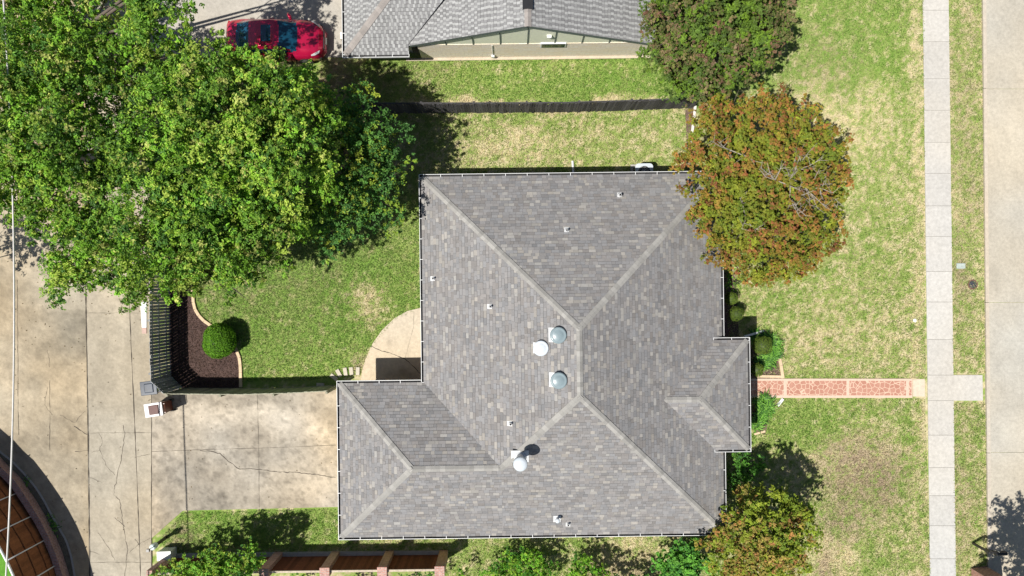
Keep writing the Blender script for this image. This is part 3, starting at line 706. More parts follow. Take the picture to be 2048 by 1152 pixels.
for s, x in ((-1, gx0), (1, gx1)):
    d = Vector((x-gxr, 0, ZR0-zt)); L = d.length; ang = math.atan2(-(ZR0-zt), (x-gxr)) if s > 0 else math.atan2((ZR0-zt), -(x-gxr))
    c = Vector(((x+gxr)/2, gy+.02, (ZR0+zt)/2-.10)); mb.box(c, (L, .04, .17), 0, 0, ry=math.atan2(-(d.z), d.x) if s > 0 else math.atan2(d.z, -d.x))
mb.build('rake_board', M_trimd, nb)
mb = MB(); vs = []
for x, z in ((gx0, ZR0), (gxr, zt), (gx1, ZR0)):
    for y in (gy+.01, wy+.02): vs.append((x, y, z-.05))
mb.add(vs, [(0, 1, 3, 2), (2, 3, 5, 4)]); mb.build('soffit', M_trimd, nb)
window(nb, P(1106, 92, 1.5).x, wy-.01, 1.62, 1.15, .06, .5)
MB().box((P(1098, 77, 2.6).x, wy-.04, 2.75), (.2, .12, .1), bevel := 0 or 0).build('wall_lamp', M_white, nb)
gutter(nb, (wxL-.12, wyS), (wxe, wyS), (0, -1), ZN); gutter(nb, (wxL, wyS), (wxL, 22), (-1, 0), ZN)
mb = MB(); mb.box((wxL+4.2, 16.2, .9), (7.4, 9, 1.9)); mb.box(((gx0+gx1)/2, 17.6, .9), (gx1-gx0-1.2, 12, 1.9)); mb.build('wall', M_hbrick, nb)
MB().box((.9, wy-.06, .0), (11.6, .12, .12)).build('foundation_strip', plain('foundation', (.5, .43, .33)), nb)
mb = MB(); mb.tube([(P(985, 95, 1).x, wy-.03, .1), (P(985, 95, 1).x, wy-.03, 1.7)], .02, 6); mb.box((P(985, 95, 1).x, wy-.06, .35), (.14, .1, .2)); mb.build('conduit', M_white, nb)
# ---------------------------------------------------------------- fences
def fence(name, path, h, lab, mat, tone, pw=.14, gap=.01, side=1, rail_z=(.35, 1.0, 1.6), var=.25, post_every=2.4, post_mat=None, lean=.01, cat='fence', posth=None, pr=.045, ptone=None):
    pts = [P(*q) for q in path]; t = thing(name, pts[0], lab, cat)
    L = sum((pts[i+1]-pts[i]).length for i in range(len(pts)-1))
    def at(s):
        for i in range(len(pts)-1):
            l = (pts[i+1]-pts[i]).length
            if s <= l or i == len(pts)-2: return pts[i].lerp(pts[i+1], s/l), (pts[i+1]-pts[i]).normalized()
            s -= l
    mb = MB(); s = pw/2; ph = random.uniform(0, 9)
    while s < L:
        p, d = at(s); k = random.uniform(1-var, 1+var); hh = h+random.uniform(-.025, .025)
        nrm = Vector((-d.y, d.x, 0)); mb.box((p.x, p.y, hh/2), (pw-gap, .02, hh), math.atan2(d.y, d.x)+random.uniform(-.03, .03), 0, tuple(c*k for c in tone), rx=random.uniform(-lean, lean), ry=random.uniform(-lean, lean)); s += pw
    mb.build('pickets', mat, t)
    for z in rail_z:
        mb = MB()
        for i in range(len(pts)-1):
            d = pts[i+1]-pts[i]; dn_ = d.normalized(); n = Vector((-dn_.y, dn_.x, 0))*side*.035; c = (pts[i]+pts[i+1])/2+n
            mb.box((c.x, c.y, z), (d.length, .04, .09), math.atan2(d.y, d.x), 0, tuple(c*.9 for c in tone))
        mb.build('rail', mat, t)
    s = 0.1
    while s < L:
        p, d = at(s); n = Vector((-d.y, d.x, 0))*side*.10
        MB().box((p.x+n.x, p.y+n.y, (posth or h-.1)/2), (pr*2, pr*2, (posth or h-.1)), math.atan2(d.y, d.x), 0, ptone or tuple(c*.8 for c in tone)).build('post', post_mat or mat, t)
        s += post_every
    return t
fence('wooden_fence', [(340, 230), (340, 600), (341, 700), (343, 752), (366, 775)], 1.86, 'weathered grey picket fence along the alley behind the dark mulch bed', M_wood_grey, (.34, .35, .355), .15, .018, -1, var=.35)
fence('wooden_fence', [(366, 775.5), (430, 776), (520, 776.5), (600, 774), (674, 770)], 1.85, 'greenish grey board fence along the top edge of the driveway', M_wood_grey, (.36, .355, .27), .15, .006, -1, var=.25)
fence('wooden_fence', [(342, 230), (600, 228), (765, 226), (900, 226), (1120, 225), (1250, 221), (1386, 215.5)], 1.62, 'dark weathered fence between the two side yards', M_wood_grey, (.085, .082, .085), .12, .012, 1, var=.4, lean=.03)
fence('wooden_fence', [(-90, 276), (60, 277)], 1.9, 'brown stained fence piece seen through the big oaks at the left edge', M_wood_red, (.2, .07, .03), .14, .004, 1)
# curved stained fence, bottom left
up_ = lambda L_: [(1024+(x-1024)*.986, 576+(y-576)*.986) for x, y in L_]
cur = up_([(-90, 875), (-40, 918), (0, 958), (25, 990), (50, 1026), (70, 1058), (87, 1090), (100, 1120), (112, 1155), (122, 1195), (128, 1240)])
cf = fence('curved_fence', cur, 2.65, 'curved brown stained board fence with white metal top rail at the lower left', M_wood_red, (.26, .105, .045), .14, -.012, 1, rail_z=(.8, 1.5, 2.2), var=.22, post_every=90)
mb = MB(); q = [P(*a) for a in cur]
mb.tube([(v.x, v.y, 2.69) for v in q], .05, 8); mb.build('top_rail', M_white, cf, smooth=True)
L = 0.5
qq = resample([(v.x, v.y, 0) for v in q], 9)
for i, v in enumerate(qq):
    d = (qq[min(i+1, 8)]-qq[max(i-1, 0)]).normalized(); n = Vector((-d.y, d.x, 0))*.09
    MB().tube([(v.x+n.x, v.y+n.y, 0), (v.x+n.x, v.y+n.y, 2.7)], .03, 8).build('post', M_white, cf, smooth=True)
cb = [(-80, 850), (-30, 898), (0, 933), (30, 962), (58, 1004), (80, 1040), (97, 1074), (112, 1110), (126, 1155), (136, 1200), (142, 1240)]
def strip(name, a, b, z0, z1, mat, lab=None, cat=None, kind=None):
    n = 40; pa = resample([P(*q) for q in a], n); pb = resample([P(*q) for q in b], n); mb = MB()
    for i in range(n-1): mb.prism([(pa[i].x, pa[i].y), (pa[i+1].x, pa[i+1].y), (pb[i+1].x, pb[i+1].y), (pb[i].x, pb[i].y)], z0, z1+random.uniform(0, .004)*(kind is None))
    o = mb.build(name, mat); tag(o, lab, cat, kind=kind); return o
inner = [(x-7, y+3) for x, y in cb]
inner = [(-86, 862), (-36, 908), (-6, 945), (22, 974), (48, 1013), (70, 1048), (87, 1081), (101, 1115), (114, 1157), (124, 1202), (130, 1243)]
strip('brick_wall', up_(cb), up_(inner), -.05, .45, M_brickp, 'low curved pink brick wall at the foot of the brown curved fence', 'wall')
curb2 = [(-60, 850), (-20, 885), (0, 905), (22, 922), (48, 948), (72, 977), (88, 1003), (102, 1030), (118, 1058), (132, 1082), (142, 1115), (149, 1155), (154, 1200), (156, 1240)]
sheet('planting_strip', curb2, cb, .026, lambda X, Y: np.array([.16, .14, .10])[None]*(.5+1.0*fbm(X, Y, .25, 9))[:, None], .12, M_mulch)
strip('kerb', [(x+3, y-2) for x, y in curb2], curb2, -.02, .035, plain('concrete_kerb', (.42, .4, .36)), kind='structure')
sheet('lawn_beyond_fence', [(-300, 880), (-20, 958), (60, 1060), (100, 1170), (100, 1300)], [(-400, 1000), (-300, 1100), (-300, 1200), (-300, 1300), (-300, 1400)], .028, lambda X, Y: np.array([.10, .26, .03])[None]*(.6+.8*fbm(X, Y, .2, 9))[:, None], .15, M_grass)
# brick column fence along the bottom
bf = thing('brick_fence', P(672, 1108), 'fence of red brick pillars with dark wooden panels at the bottom edge', 'fence')
yb = P(720, 1108).y; xsP = [P(x, 1108).x for x in (345, 446, 558, 672, 780, 888)]
for i, x in enumerate(xsP):
    if i == 0: continue
    o = MB().box((x, yb-.05, .98), (.4, .42, 1.96)).build('pillar', M_brickp, bf, bevel=.012)
    MB().box((x, yb-.05, 1.985), (.44, .46, .05)).build('pillar_cap', M_brickp, o, bevel=.01)
MB().box((xsP[0]-.1, yb-.15, .95), (.25, .5, 1.9), bevel if False else 0).build('pillar', M_brickp, bf)
for i in range(5):
    x0, x1 = xsP[i]+.2, xsP[i+1]-.2; mb = MB(); x = x0
    while x < x1-.01:
        w_ = min(.14, x1-x); k = random.uniform(.7, 1.2); mb.box((x+w_/2, yb-.05, .95), (w_-.004, .022, 1.7), 0, 0, (.17*k, .06*k, .035*k)); x += w_
    mb.build('wood_panel', M_wood_red, bf)
    MB().box(((x0+x1)/2, yb-.05, 1.83), (x1-x0, .09, .05), 0, 0, (.5, .42, .33)).build('top_cap', M_wood_grey, bf)
    MB().box(((x0+x1)/2, yb+.05, .04), (x1-x0, .2, .14)).build('footing', plain('footing', (.42, .41, .38)), bf)
# ---------------------------------------------------------------- bins, boxes, small things
def bin_(p, rz, body, lid, lab, wdx=.62, wdy=.66, h=1.05, twin=False):
    t = thing('trash_bin', (0, 0, 0), lab, 'trash bin')
    mb = MB(); mb.box((0, 0, h/2+.04), (wdx*.8, wdy*.8, h*.96), tp=1.2); mb.build('body', body, t, bevel=.03)
    l = MB(); l.box((0.04, 0, h+.045), (wdx+.1, wdy+.04, .05)); o = l.build('lid', lid, t, bevel=.02)
    MB().box((.02, 0, h+.08), (wdx*.66, wdy*.74, .05), tp=.9).build('lid_panel', lid if not twin else M_glossbrown, o, bevel=.02)
    mb = MB(); mb.tube([(-wdx/2-.08, -wdy*.36, h-.02), (-wdx/2-.08, wdy*.36, h-.02)], .016, 8)
    for s in (-1, 1): mb.box((-wdx/2-.03, s*wdy*.34, h-.02), (.13, .03, .04))
    mb.build('handle', body, t)
    for s in (-1, 1):
        w_ = MB(); w_.tube([(-wdx*.42, s*wdy*.40, .12), (-wdx*.42, s*wdy*.48, .12)], .12, 16); w_.build('wheel', M_rubber, t)
    t.location = p; t.rotation_euler = (0, 0, rz); return t
def bin_fix(t, p, rz): pass
M_brownp = plain('brown_plastic', (.13, .045, .028), .35); M_glossbrown = plain('glossy_lid', (.16, .09, .08), .07, coat=.8); M_pale = plain('pale_lid', (.52, .50, .50), .4); M_navy = plain('dark_blue_plastic', (.045, .06, .085), .14, coat=.6, var=.4, sc=4)  # second bin's lid frame is one even pale grey
b1 = P(299, 776, 1.1); b1.z = 0; bin_(b1, math.pi+math.radians(6), M_navy, M_navy, 'dark blue trash bin with shiny lid beside the fence corner', .66, .60)
b2 = P(310, 819, 1.1); b2.z = 0; bin_(b2, math.pi+math.radians(8), M_brownp, M_pale, 'brown trash bin with pale framed lid standing at the driveway mouth', .74, .60, 1.1, True)
wb = thing('white_board', P(287, 632), 'narrow white board lying on the concrete along the fence', 'board')
MB().prism([(v.x, v.y) for v in (P(282, 604), P(294, 604), P(294, 655), P(285, 655))], .02, .06).build('panel', M_white, wb); MB().prism([(v.x, v.y) for v in (P(285, 655.5), P(294, 655.5), P(294, 667), P(285, 667))], .02, .05).build('brown_end', plain('pinkish_board', (.45, .3, .25)), wb)
def stone(x, y, a, lab, w=.18, l=.38):
    p = P(x, y); o = MB().box((p.x, p.y, .03), (w, l, .08), a).build('stepping_stone', plain('paver', (.52, .47, .38), .9), bevel=.012); tag(o, lab, 'paver')
stone(678, 746, .5, 'tilted loose paver at the left end of the row by the patio'); stone(691, 743, .15, 'second loose paver from the left in the row by the patio'); stone(703, 742, .1, 'third loose paver from the left in the row by the patio'); stone(716, 742, -.03, 'loose paver nearest to the curved patio')
stone(668, 754, .9, 'shaded paver lying just below the row by the patio'); stone(641, 770, 1.5, 'shaded paver at the foot of the driveway fence', .2, .36)
# utility pedestals lower left
p = P(341, 1100); t = thing('utility_box', p, 'low white utility box half in shade beside the brick fence end', 'utility box')
MB().box((p.x, p.y-.05, .3), (.62, .4, .6), .03).build('cabinet', plain('pale_green_white', (.66, .70, .68), .5), t, bevel=.02); MB().box((p.x, p.y-.05, .61), (.66, .44, .04), .03).build('lid', plain('box_lid', (.7, .74, .72), .5), t, bevel=.015)
p = P(332, 1075); t = thing('utility_post', p, 'slim dark utility post with white head at the corner of the driveway', 'post')
MB().tube([(p.x, p.y, 0), (p.x, p.y, 1.0)], .08, 12).build('post', M_black, t); MB().lathe((p.x, p.y, .95), [(.13, 0), (.14, .05), (.14, .28), (.10, .33), (.02, .34)], 20).build('head', plain('pale_green_plastic', (.62, .74, .72), .5), t)
MB().tube([(p.x, p.y, 1.25), (p.x, p.y, 1.55)], .02, 6).build('rod', M_black, t); MB().box((p.x, p.y, 1.6), (.12, .12, .1)).build('tip', M_black, t)
# lawn fittings
p = P(1921, 532); tag(MB().box((p.x, p.y, .02), (.42, .27, .06)).build('meter_lid', plain('pale_meter_lid', (.40, .46, .43), .7), bevel=.02), 'pale rectangular meter lid set in the roadside grass', 'meter lid')
p = P(1945, 569); t = thing('utility_cover', p, 'round rusty utility cover in the roadside grass', 'manhole cover')
MB().lathe((p.x, p.y, -.02), [(.23, 0), (.235, .055), (.19, .06), (.18, .03)], 28).build('rim', plain('rusty_iron', (.16, .075, .06), .8), t); MB().lathe((p.x, p.y, -.01), [(.178, 0), (.178, .035), (.05, .045), (.01, .045)], 28).build('lid', plain('iron_lid', (.045, .05, .065), .5), t)
p = P(1829, 641); tag(MB().lathe((p.x, p.y, .0), [(.09, 0), (.09, .03), (.05, .05), (.01, .05)], 16).build('cleanout_cap', M_white), 'small round white cap in the lawn beside the sidewalk', 'cap')
# mailbox and brick pillar, lower right
p = P(1945, 1086); t = thing('mailbox', p, 'black mailbox on a slanting-armed post above the kerb', 'mailbox')
MB().box((p.x, p.y, .62), (.1, .1, 1.24)).build('post', M_black, t, bevel=.01); MB().box((p.x+.25, p.y, 1.16), (.7, .08, .08)).build('arm', M_black, t)
mb = MB(); mb.tube([(p.x+.02, p.y, .75), (p.x+.42, p.y, 1.12)], .03, 6); mb.build('brace', M_black, t)
mb = MB(); pr = [(-.09, 0), (.09, 0), (.09, .12), (.06, .17), (0, .195), (-.06, .17), (-.09, .12)]
vs = [(p.x+x, p.y+a, 1.2+b) for x in (.15, .68) for a, b in pr]; n = 7
mb.add(vs, [tuple(range(7))[::-1], tuple(range(7, 14))]+[(i, (i+1) % 7, 7+(i+1) % 7, 7+i) for i in range(7)]); bx_ = mb.build('box', M_black, t, bevel=.006)
MB().box((p.x+.3, p.y+.1, 1.32), (.03, .01, .14)).build('flag', M_white, bx_)
p = P(1956, 1140); t = thing('brick_pillar', p, 'red brick roadside pillar at the bottom right corner', 'pillar')
MB().box((p.x+.05, p.y-.25, .68), (.75, .8, 1.4), .1).build('shaft', M_brick, t, bevel=.01); MB().box((p.x+.05, p.y-.25, 1.41), (.83, .88, .07), .1).build('cap', M_brickp, t, bevel=.01)
# power line
def wire(x0, z0, x1, z1, zm, r, lab, ya=-40, yb=1200):
    a = P(x0, ya, z0); b = P(x1, yb, z1); pts = []
    for k in range(33):
        s = k/32; q = a.lerp(b, s); q.z -= (z0+z1-2*zm)/2*4*s*(1-s); pts.append(q)
    d = (a-b).normalized(); pts = [a+d*25+Vector((0, 0, 1.5))]+pts+[b-d*25+Vector((0, 0, 1.5))]
    tag(MB().tube(pts, r, 6).build('power_line', plain('cable', (.62, .6, .58), .5), smooth=True), lab, 'cable')
wire(4, 7.3, 9, 7.2, 6.7, .032, 'pale overhead cable running down the left edge of the photo')
# ---------------------------------------------------------------- red car
def lerpk(pts, x):
    xs_ = [p[0] for p in pts]; ys_ = [p[1] for p in pts]; return np.interp(x, xs_, ys_)
def smoothprof(pts, x):
    # smooth interpolation
    return sum(lerpk(pts, x+o)*k for o, k in ((-.08, .25), (0, .5), (.08, .25)))
M_red = plain('red_car_paint', (.52, .008, .06), .25, .3, .05, coat=1.0); M_cglass = plain('car_glass', (.008, .06, .11), .04, coat=.5, var=.2)
M_lamp = plain('lamp_glass', (.7, .7, .72), .15); M_tail = plain('tail_lamp_red', (.35, .01, .01), .2); M_rim = plain('alloy', (.5, .5, .52), .3, .8)
def car():
    t = thing('parked_car', (0, 0, 0), 'red sedan with sunroof parked on the concrete drive under the oak', 'car')
    n, m = 94, 40; xs_ = np.linspace(-2.3, 2.3, n)
    zc = [(-2.3, .55), (-2.22, .8), (-2.05, .97), (-1.72, 1.05), (-1.55, 1.08), (-.95, 1.36), (-.6, 1.43), (-.1, 1.46), (.25, 1.43), (.6, 1.30), (1.18, 1.0), (1.6, .93), (2.0, .82), (2.2, .68), (2.3, .48)]
    bl = [(-2.3, .55), (-2.22, .8), (-2.05, .95), (-1.6, 1.0), (0, .96), (1.18, .93), (1.6, .89), (2.0, .78), (2.2, .65), (2.3, .48)]
    hw_ = [(-2.3, .62), (-2.2, .76), (-2.0, .85), (-1.5, .91), (-.5, .92), (.8, .92), (1.5, .90), (1.9, .83), (2.1, .72), (2.22, .58), (2.3, .38)]
    V = np.zeros((n, m+1, 3)); T = np.linspace(-1, 1, m+1); Ts = np.sign(T)*(1-(1-abs(T))**1.25)
    for i, x in enumerate(xs_):
        Wd = smoothprof(hw_, x); zb = smoothprof(bl, x); zz = smoothprof(zc, x)
        gb = .80-.10*max(0, (-x-.9))-.03*max(0, x-.9); gt = .62-.06*abs(x)
        for j, tt in enumerate(Ts):
            y = Wd*tt; a = abs(y); g = np.clip((gb-a)/(gb-gt), 0, 1); g = g*g*(3-2*g)*.5+g*.5
            z = zb+(zz-zb)*g+.03*(1-(a/Wd)**2); z -= .22*(a/Wd)**9
            V[i, j] = (x+.06*0, y, z)
    vi = lambda i, j: i*(m+1)+j
    Vf = V.reshape(-1, 3); groups = {'body': [], 'windshield': [], 'rear_window': [], 'sunroof': [], 'side_window': []}
    for i in range(n-1):
        for j in range(m):
            c = (V[i, j]+V[i+1, j+1])/2; x, y, z = c; a = abs(y); k = 'body'
            gb = .80-.10*max(0, (-x-.9))
            if a < .655+.0*x and .33 < x-.10*(1-(a/.7)**2)*1 < 1.08 and a < .60+.09*(x-.3): k = 'windshield'
            elif a < .62-.04*(-x-1) and -1.58 < x+.06*(1-(a/.7)**2) < -.92: k = 'rear_window'
            elif a < .36 and -.36 < x < .06: k = 'sunroof'
            elif .67 < a < .785 and -1.15 < x < .95 and z > 1.0 and z < 1.40-.0*x: k = 'side_window'
            groups[k].append((vi(i, j), vi(i+1, j), vi(i+1, j+1), vi(i, j+1)))
    mats = {'body': M_red, 'windshield': M_cglass, 'rear_window': M_cglass, 'sunroof': M_cglass, 'side_window': M_cglass}
    bodyV = list(map(tuple, Vf)); bf_ = list(groups['body'])
    # skirts
    rim = [vi(i, 0) for i in range(n)]+[vi(n-1, j) for j in range(1, m+1)]+[vi(i, m) for i in range(n-2, -1, -1)]+[vi(0, j) for j in range(m-1, 0, -1)]
    cur_ = rim; 
    for zf, sc in ((.6, 1.012), (.3, 1.0), (.2, .95)):
        new = []
        for r in rim:
            x, y, z = Vf[r]; bodyV.append((x*sc, y*sc, min(z-.02, z*zf+.0) if zf > .2 else .2)); new.append(len(bodyV)-1)
        k = len(rim)
        for q in range(k): bf_.append((cur_[q], new[q], new[(q+1) % k], cur_[(q+1) % k]))
        cur_ = new
    def mk(nm, VV, FF, mat):
        used = sorted({i for f in FF for i in f}); mp = {u: i for i, u in enumerate(used)}
        me = bpy.data.meshes.new(nm); me.from_pydata([VV[u] for u in used], [], [tuple(mp[i] for i in f) for f in FF]); me.materials.append(mat)
        me.polygons.foreach_set('use_smooth', [True]*len(FF)); me.update(); o = link(nm, me, t); return o
    mk('body', bodyV, bf_, mats['body'])
    for k in ('windshield', 'rear_window', 'sunroof'): mk(k, bodyV, groups[k], mats[k])
    for s in (-1, 1): mk('side_window', bodyV, [f for f in groups['side_window'] if s*bodyV[f[0]][1] > 0], M_cglass)
    for s in (-1, 1):
        mb = MB(); mb.tube([(.84, s*.80, .96), (.78, s*.95, 1.0), (.70, s*1.10, 1.02)], [.05, .09, .045], 10); mb.build('mirror', M_red, t, smooth=True)
        mb = MB(); vs = [(1.74, s*.78, .815), (2.00, s*.62, .77), (2.12, s*.52, .70), (2.08, s*.64, .68), (1.92, s*.76, .72), (1.76, s*.82, .78)]
        mb.add([(x, y, z+.045) for x, y, z in vs]+vs, [tuple(range(6)), (0, 6, 7, 1), (1, 7, 8, 2), (2, 8, 9, 3), (3, 9, 10, 4), (4, 10, 11, 5), (5, 11, 6, 0)]); mb.build('headlight', M_lamp, t)
        MB().box((-2.08, s*.66, .80), (.12, .26, .12), s*-.35).build('tail_light', M_tail, t, bevel=.02)
        MB().box((-.1, s*.935, .80), (.2, .03, .035)).build('door_handle', M_red, t, bevel=.008); MB().box((-1.0, s*.93, .80), (.2, .03, .035)).build('door_handle', M_red, t, bevel=.008)
        for x in (-1.38, 1.38):
            w_ = MB(); w_.tube([(x, s*.72, .32), (x, s*.93, .32)], .32, 24); wo = w_.build('wheel', M_rubber, t); MB().tube([(x, s*.925, .32), (x, s*.94, .32)], .2, 16).build('rim', M_rim, wo)
    MB().box((2.27, 0, .60), (.05, .9, .09)).build('grille', M_black, t, bevel=.01); MB().box((2.33, 0, .46), (.02, .32, .12), 0, 0, ry=-.3).build('license_plate', M_white, t)
    MB().box((-1.75, 0, 1.12), (.12, .03, .04)).build('antenna', M_red, t, bevel=.01)
    MB().box((0, 0, .28), (4.2, 1.6, .2)).build('underbody', M_black, t)
    return t
c = car(); q = P(551, 80, .6); c.location = (q.x, q.y, .02); c.rotation_euler = (0, 0, -.018)
# ---------------------------------------------------------------- vegetation
def srgb(r, g, b): return np.array([((v/255)/12.92 if v/255 < .04045 else (((v/255)+.055)/1.055)**2.4) for v in (r, g, b)])
CUR = [0, 0]
def foliage(centers, radii, dens, leaf, pal, squash=.7, flat=.5, seed=0, nj=.6):
    """leaves on the shells of many small clumps; returns arrays"""
    rng = np.random.default_rng(seed); Cs = []; Ns = []; Ts = []; cols = []
    for c, r in zip(centers, radii):
        CUR[:] = [c[0], c[1]]; n = int(dens*r*r); d = unit(rng.normal(0, 1, (n, 3))); d[:, 2] = np.where(d[:, 2] < -.15, -d[:, 2], d[:, 2])
        k = max(4, int(n/11)); sp = unit(rng.normal(0, 1, (k, 3))); sp[:, 2] = np.where(sp[:, 2] < -.1, -sp[:, 2], sp[:, 2])
        si = rng.integers(0, k, n); dep = rng.uniform(.55, 1.18, k)**1
        pos = sp[si]*(dep[si]*rng.uniform(.82, 1.14, n))[:, None]*r+rng.normal(0, r*.10, (n, 3))
        pos[:, 2] *= squash
        nr = unit(sp[si]*1.0+rng.normal(0, nj, (n, 3))+np.array([0, 0, flat])); tt = unit(sp[si]+rng.normal(0, .8, (n, 3)))
        Cs.append(pos+np.array(c)); Ns.append(nr); Ts.append(tt); cols.append(pal(rng, n, dep[si], k, si, pos[:, 2]/r))
    Cn = np.concatenate(Cs); n = len(Cn)
    L = rng.uniform(.7, 1.3, n)*leaf[0]; W = rng.uniform(.7, 1.3, n)*leaf[1]
    V, Fq = quadleaves(Cn, np.concatenate(Ns), np.concatenate(Ts), L, W)
    return V, Fq, np.repeat(np.concatenate(cols), 4, 0)
def mkpal(cols, wts, spv=.22, lv=.16, clump=.6):
    cols = np.array(cols); wts = np.array(wts)/sum(wts)
    def f(rng, n, dep, k, si, zz):
        base = rng.choice(len(cols), k, p=wts); b2 = rng.choice(len(cols), n, p=wts); use = rng.random(n) < .15; base[:] = np.where(rng.random(k) < clump, base[0], base); cl = rng.uniform(1-spv, 1+spv)
        ci = np.where(use, b2, base[si]); c = cols[ci]*(cl*rng.uniform(.85, 1.15, k)[si]*rng.uniform(1-lv, 1+lv, n))[:, None]
        return c
    return f
oakpal = mkpal([(.22, .37, .035), (.34, .45, .07), (.14, .28, .035), (.065, .16, .025), (.40, .44, .12), (.19, .39, .035)], [3, 1.8, 3.4, 2.4, .7, 2.6], .35, .22)
lowpal = mkpal([(.07, .18, .04), (.09, .23, .045), (.13, .29, .05), (.24, .36, .04), (.33, .40, .05)], [4, 3, 2, 1.6, 1.2])
def tippal(tips, under, pt, lo=.15):
    tips = np.array(tips); under = np.array(under)
    def f(rng, n, dep, k, si, zz):
        t = tips[rng.integers(len(tips))] if rng.random()*.5+.25 < pt+(float(vnoise(np.array([CUR[0]]), np.array([CUR[1]]), .9, 4)[0])-.55)*1.1 else under[rng.integers(len(under))]; g = under[rng.integers(len(under))]
        top = np.clip((zz-lo)*2.2+rng.normal(0, .25, n), 0, 1)[:, None]
        return (g*(1-top)+t*top)*(rng.uniform(.8, 1.18)*rng.uniform(.88, 1.12, k)[si]*rng.uniform(.86, 1.14, n))[:, None]
    return f
orpal = tippal([(.31, .12, .045), (.34, .155, .045), (.29, .165, .035), (.24, .095, .04), (.29, .19, .035)], [(.20, .25, .025), (.15, .21, .025), (.27, .30, .03), (.22, .22, .03)], .66)
duskpal = tippal([(.22, .155, .09), (.24, .175, .085), (.17, .14, .065), (.20, .11, .07), (.13, .13, .045)], [(.10, .16, .03), (.13, .23, .03), (.08, .135, .03), (.16, .27, .025)], .6)
smallpal = tippal([(.42, .22, .07), (.40, .28, .08), (.36, .18, .065), (.34, .28, .07)], [(.24, .32, .03), (.17, .26, .03), (.30, .36, .04)], .58)
def subclumps(lobes, rng, nper, rs, jit=.12, jz=0):
    """lobes: (px,py,z,r_m[,squash]) -> clump centres over their upper shells"""
    out = []; rad = []
    for lb in lobes:
        c = P(lb[0], lb[1], lb[2]); r = lb[3]; n = max(3, int(nper*r*r))
        pts = []
        for k in range(n):
            # fibonacci upper-ish hemisphere
            zf = 1-(k+.5)/n*1.15; rr_ = math.sqrt(max(0, 1-zf*zf)); a = k*2.39996+rng.uniform(-.5, .5)
            q = np.array([math.cos(a)*rr_, math.sin(a)*rr_, zf*.75])*r*rng.uniform(.8, 1.05)+rng.normal(0, jit, 3)
            q[2] += rng.uniform(-1, 1)*jz; out.append((c.x+q[0], c.y+q[1], c.z+q[2])); rad.append(rs*rng.uniform(.7, 1.3))
            if k % 3 == 0 and r > .55: q = q*.55; out.append((c.x+q[0]+rng.normal(0, .2), c.y+q[1]+rng.normal(0, .2), c.z+q[2]-.3)); rad.append(rs*1.25)
    return out, rad
def limbs(mb, base, tips, rng, r0):
    base = Vector(base); top = Vector((base.x+rng.uniform(-.2, .2), base.y+rng.uniform(-.2, .2), tips[0][2]*.35 if tips else 2))
    mb.tube([base-Vector((0, 0, .2)), base+Vector((0, 0, .15)), top], [r0*1.5, r0*1.05, r0*.8], 10, cap=False)
    for tp in tips:
        tp = Vector(tp); m_ = top.lerp(tp, .5)+Vector((rng.uniform(-.3, .3), rng.uniform(-.3, .3), rng.uniform(-.2, .5)))
        mb.tube([top-Vector((0, 0, .1)), m_, tp], [r0*.5, r0*.28, r0*.08], 7)
        for k in range(3):
            e = tp+Vector((rng.uniform(-.9, .9), rng.uniform(-.9, .9), rng.uniform(-.2, .6))); mb.tube([m_.lerp(tp, .4+.2*k), e], [r0*.12, r0*.03], 5)
def tree(name, base, lobes, nper, rs, dens, leaf, pal, lab, cat='tree', group=None, mat=None, r0=.22, seed=1, squash=.75, stray=0, bare=None, jz=.1, nj=.5):
    rng = np.random.default_rng(seed); b = P(*base); t = thing(name, b, lab, cat, group)
    cs, rd = subclumps(lobes, rng, nper, rs, jz=jz)
    V, Fq, co = foliage(cs, rd, dens, leaf, pal, squash, seed=seed+1, nj=nj)
    npmesh('crown', V, Fq, mat or M_leaf, co, t)
    mb = MB(); limbs(mb, b, [tuple(P(l[0], l[1], l[2]+l[3]*.2)) for l in lobes], rng, r0); mb.build('trunk', M_bark, t, smooth=True)
    return t
OD = dict(nper=8.6, rs=.40, dens=1300, leaf=(.12, .068), jz=.55, squash=.95, nj=.42, pal=oakpal, group='big oaks on the left', cat='oak tree', r0=.26)
k = .0194
tree('oak_tree', (150, 150), [(50, 50, 3.2, 2.2), (150, 50, 2.6, 1.7), (200, 110, 3.4, 1.5), (285, 85, 5.6, 1.1), (330, 30, 6.6, 1.15), (340, 125, 5.6, .9), (100, 160, 6, 2.2), (205, 180, 6, 1.6), (30, 140, 5.4, 2.0), (285, 160, 5.6, 1.1), (70, -40, 3, 1.8), (285, 20, 6.2, .9), (310, -50, 6.6, 1.1), (365, -70, 6.4, 1.0), (210, 0, 2.4, 1.0)], lab='broad green oak filling the top left corner', seed=2, **OD)
tree('tree', (-190, 560), [(-200, 545, 4.4, 1.1), (-160, 500, 4.2, .8), (-230, 500, 4.6, 1)], 9, .4, 500, (.13, .07), oakpal, 'green tree just past the left edge whose branches shade the pavement', r0=.12, seed=41)
tree('oak_tree', (120, 340), [(45, 250, 6, 2.0), (60, 350, 5.6, 1.7), (140, 290, 6.6, 2.1), (130, 390, 5.8, 1.7), (225, 290, 6.3, 1.7), (225, 360, 5.6, 1.1), (90, 430, 5.2, 1.0), (15, 330, 5.4, 1.2)], lab='green oak at the left edge below the corner oak', seed=3, **OD)
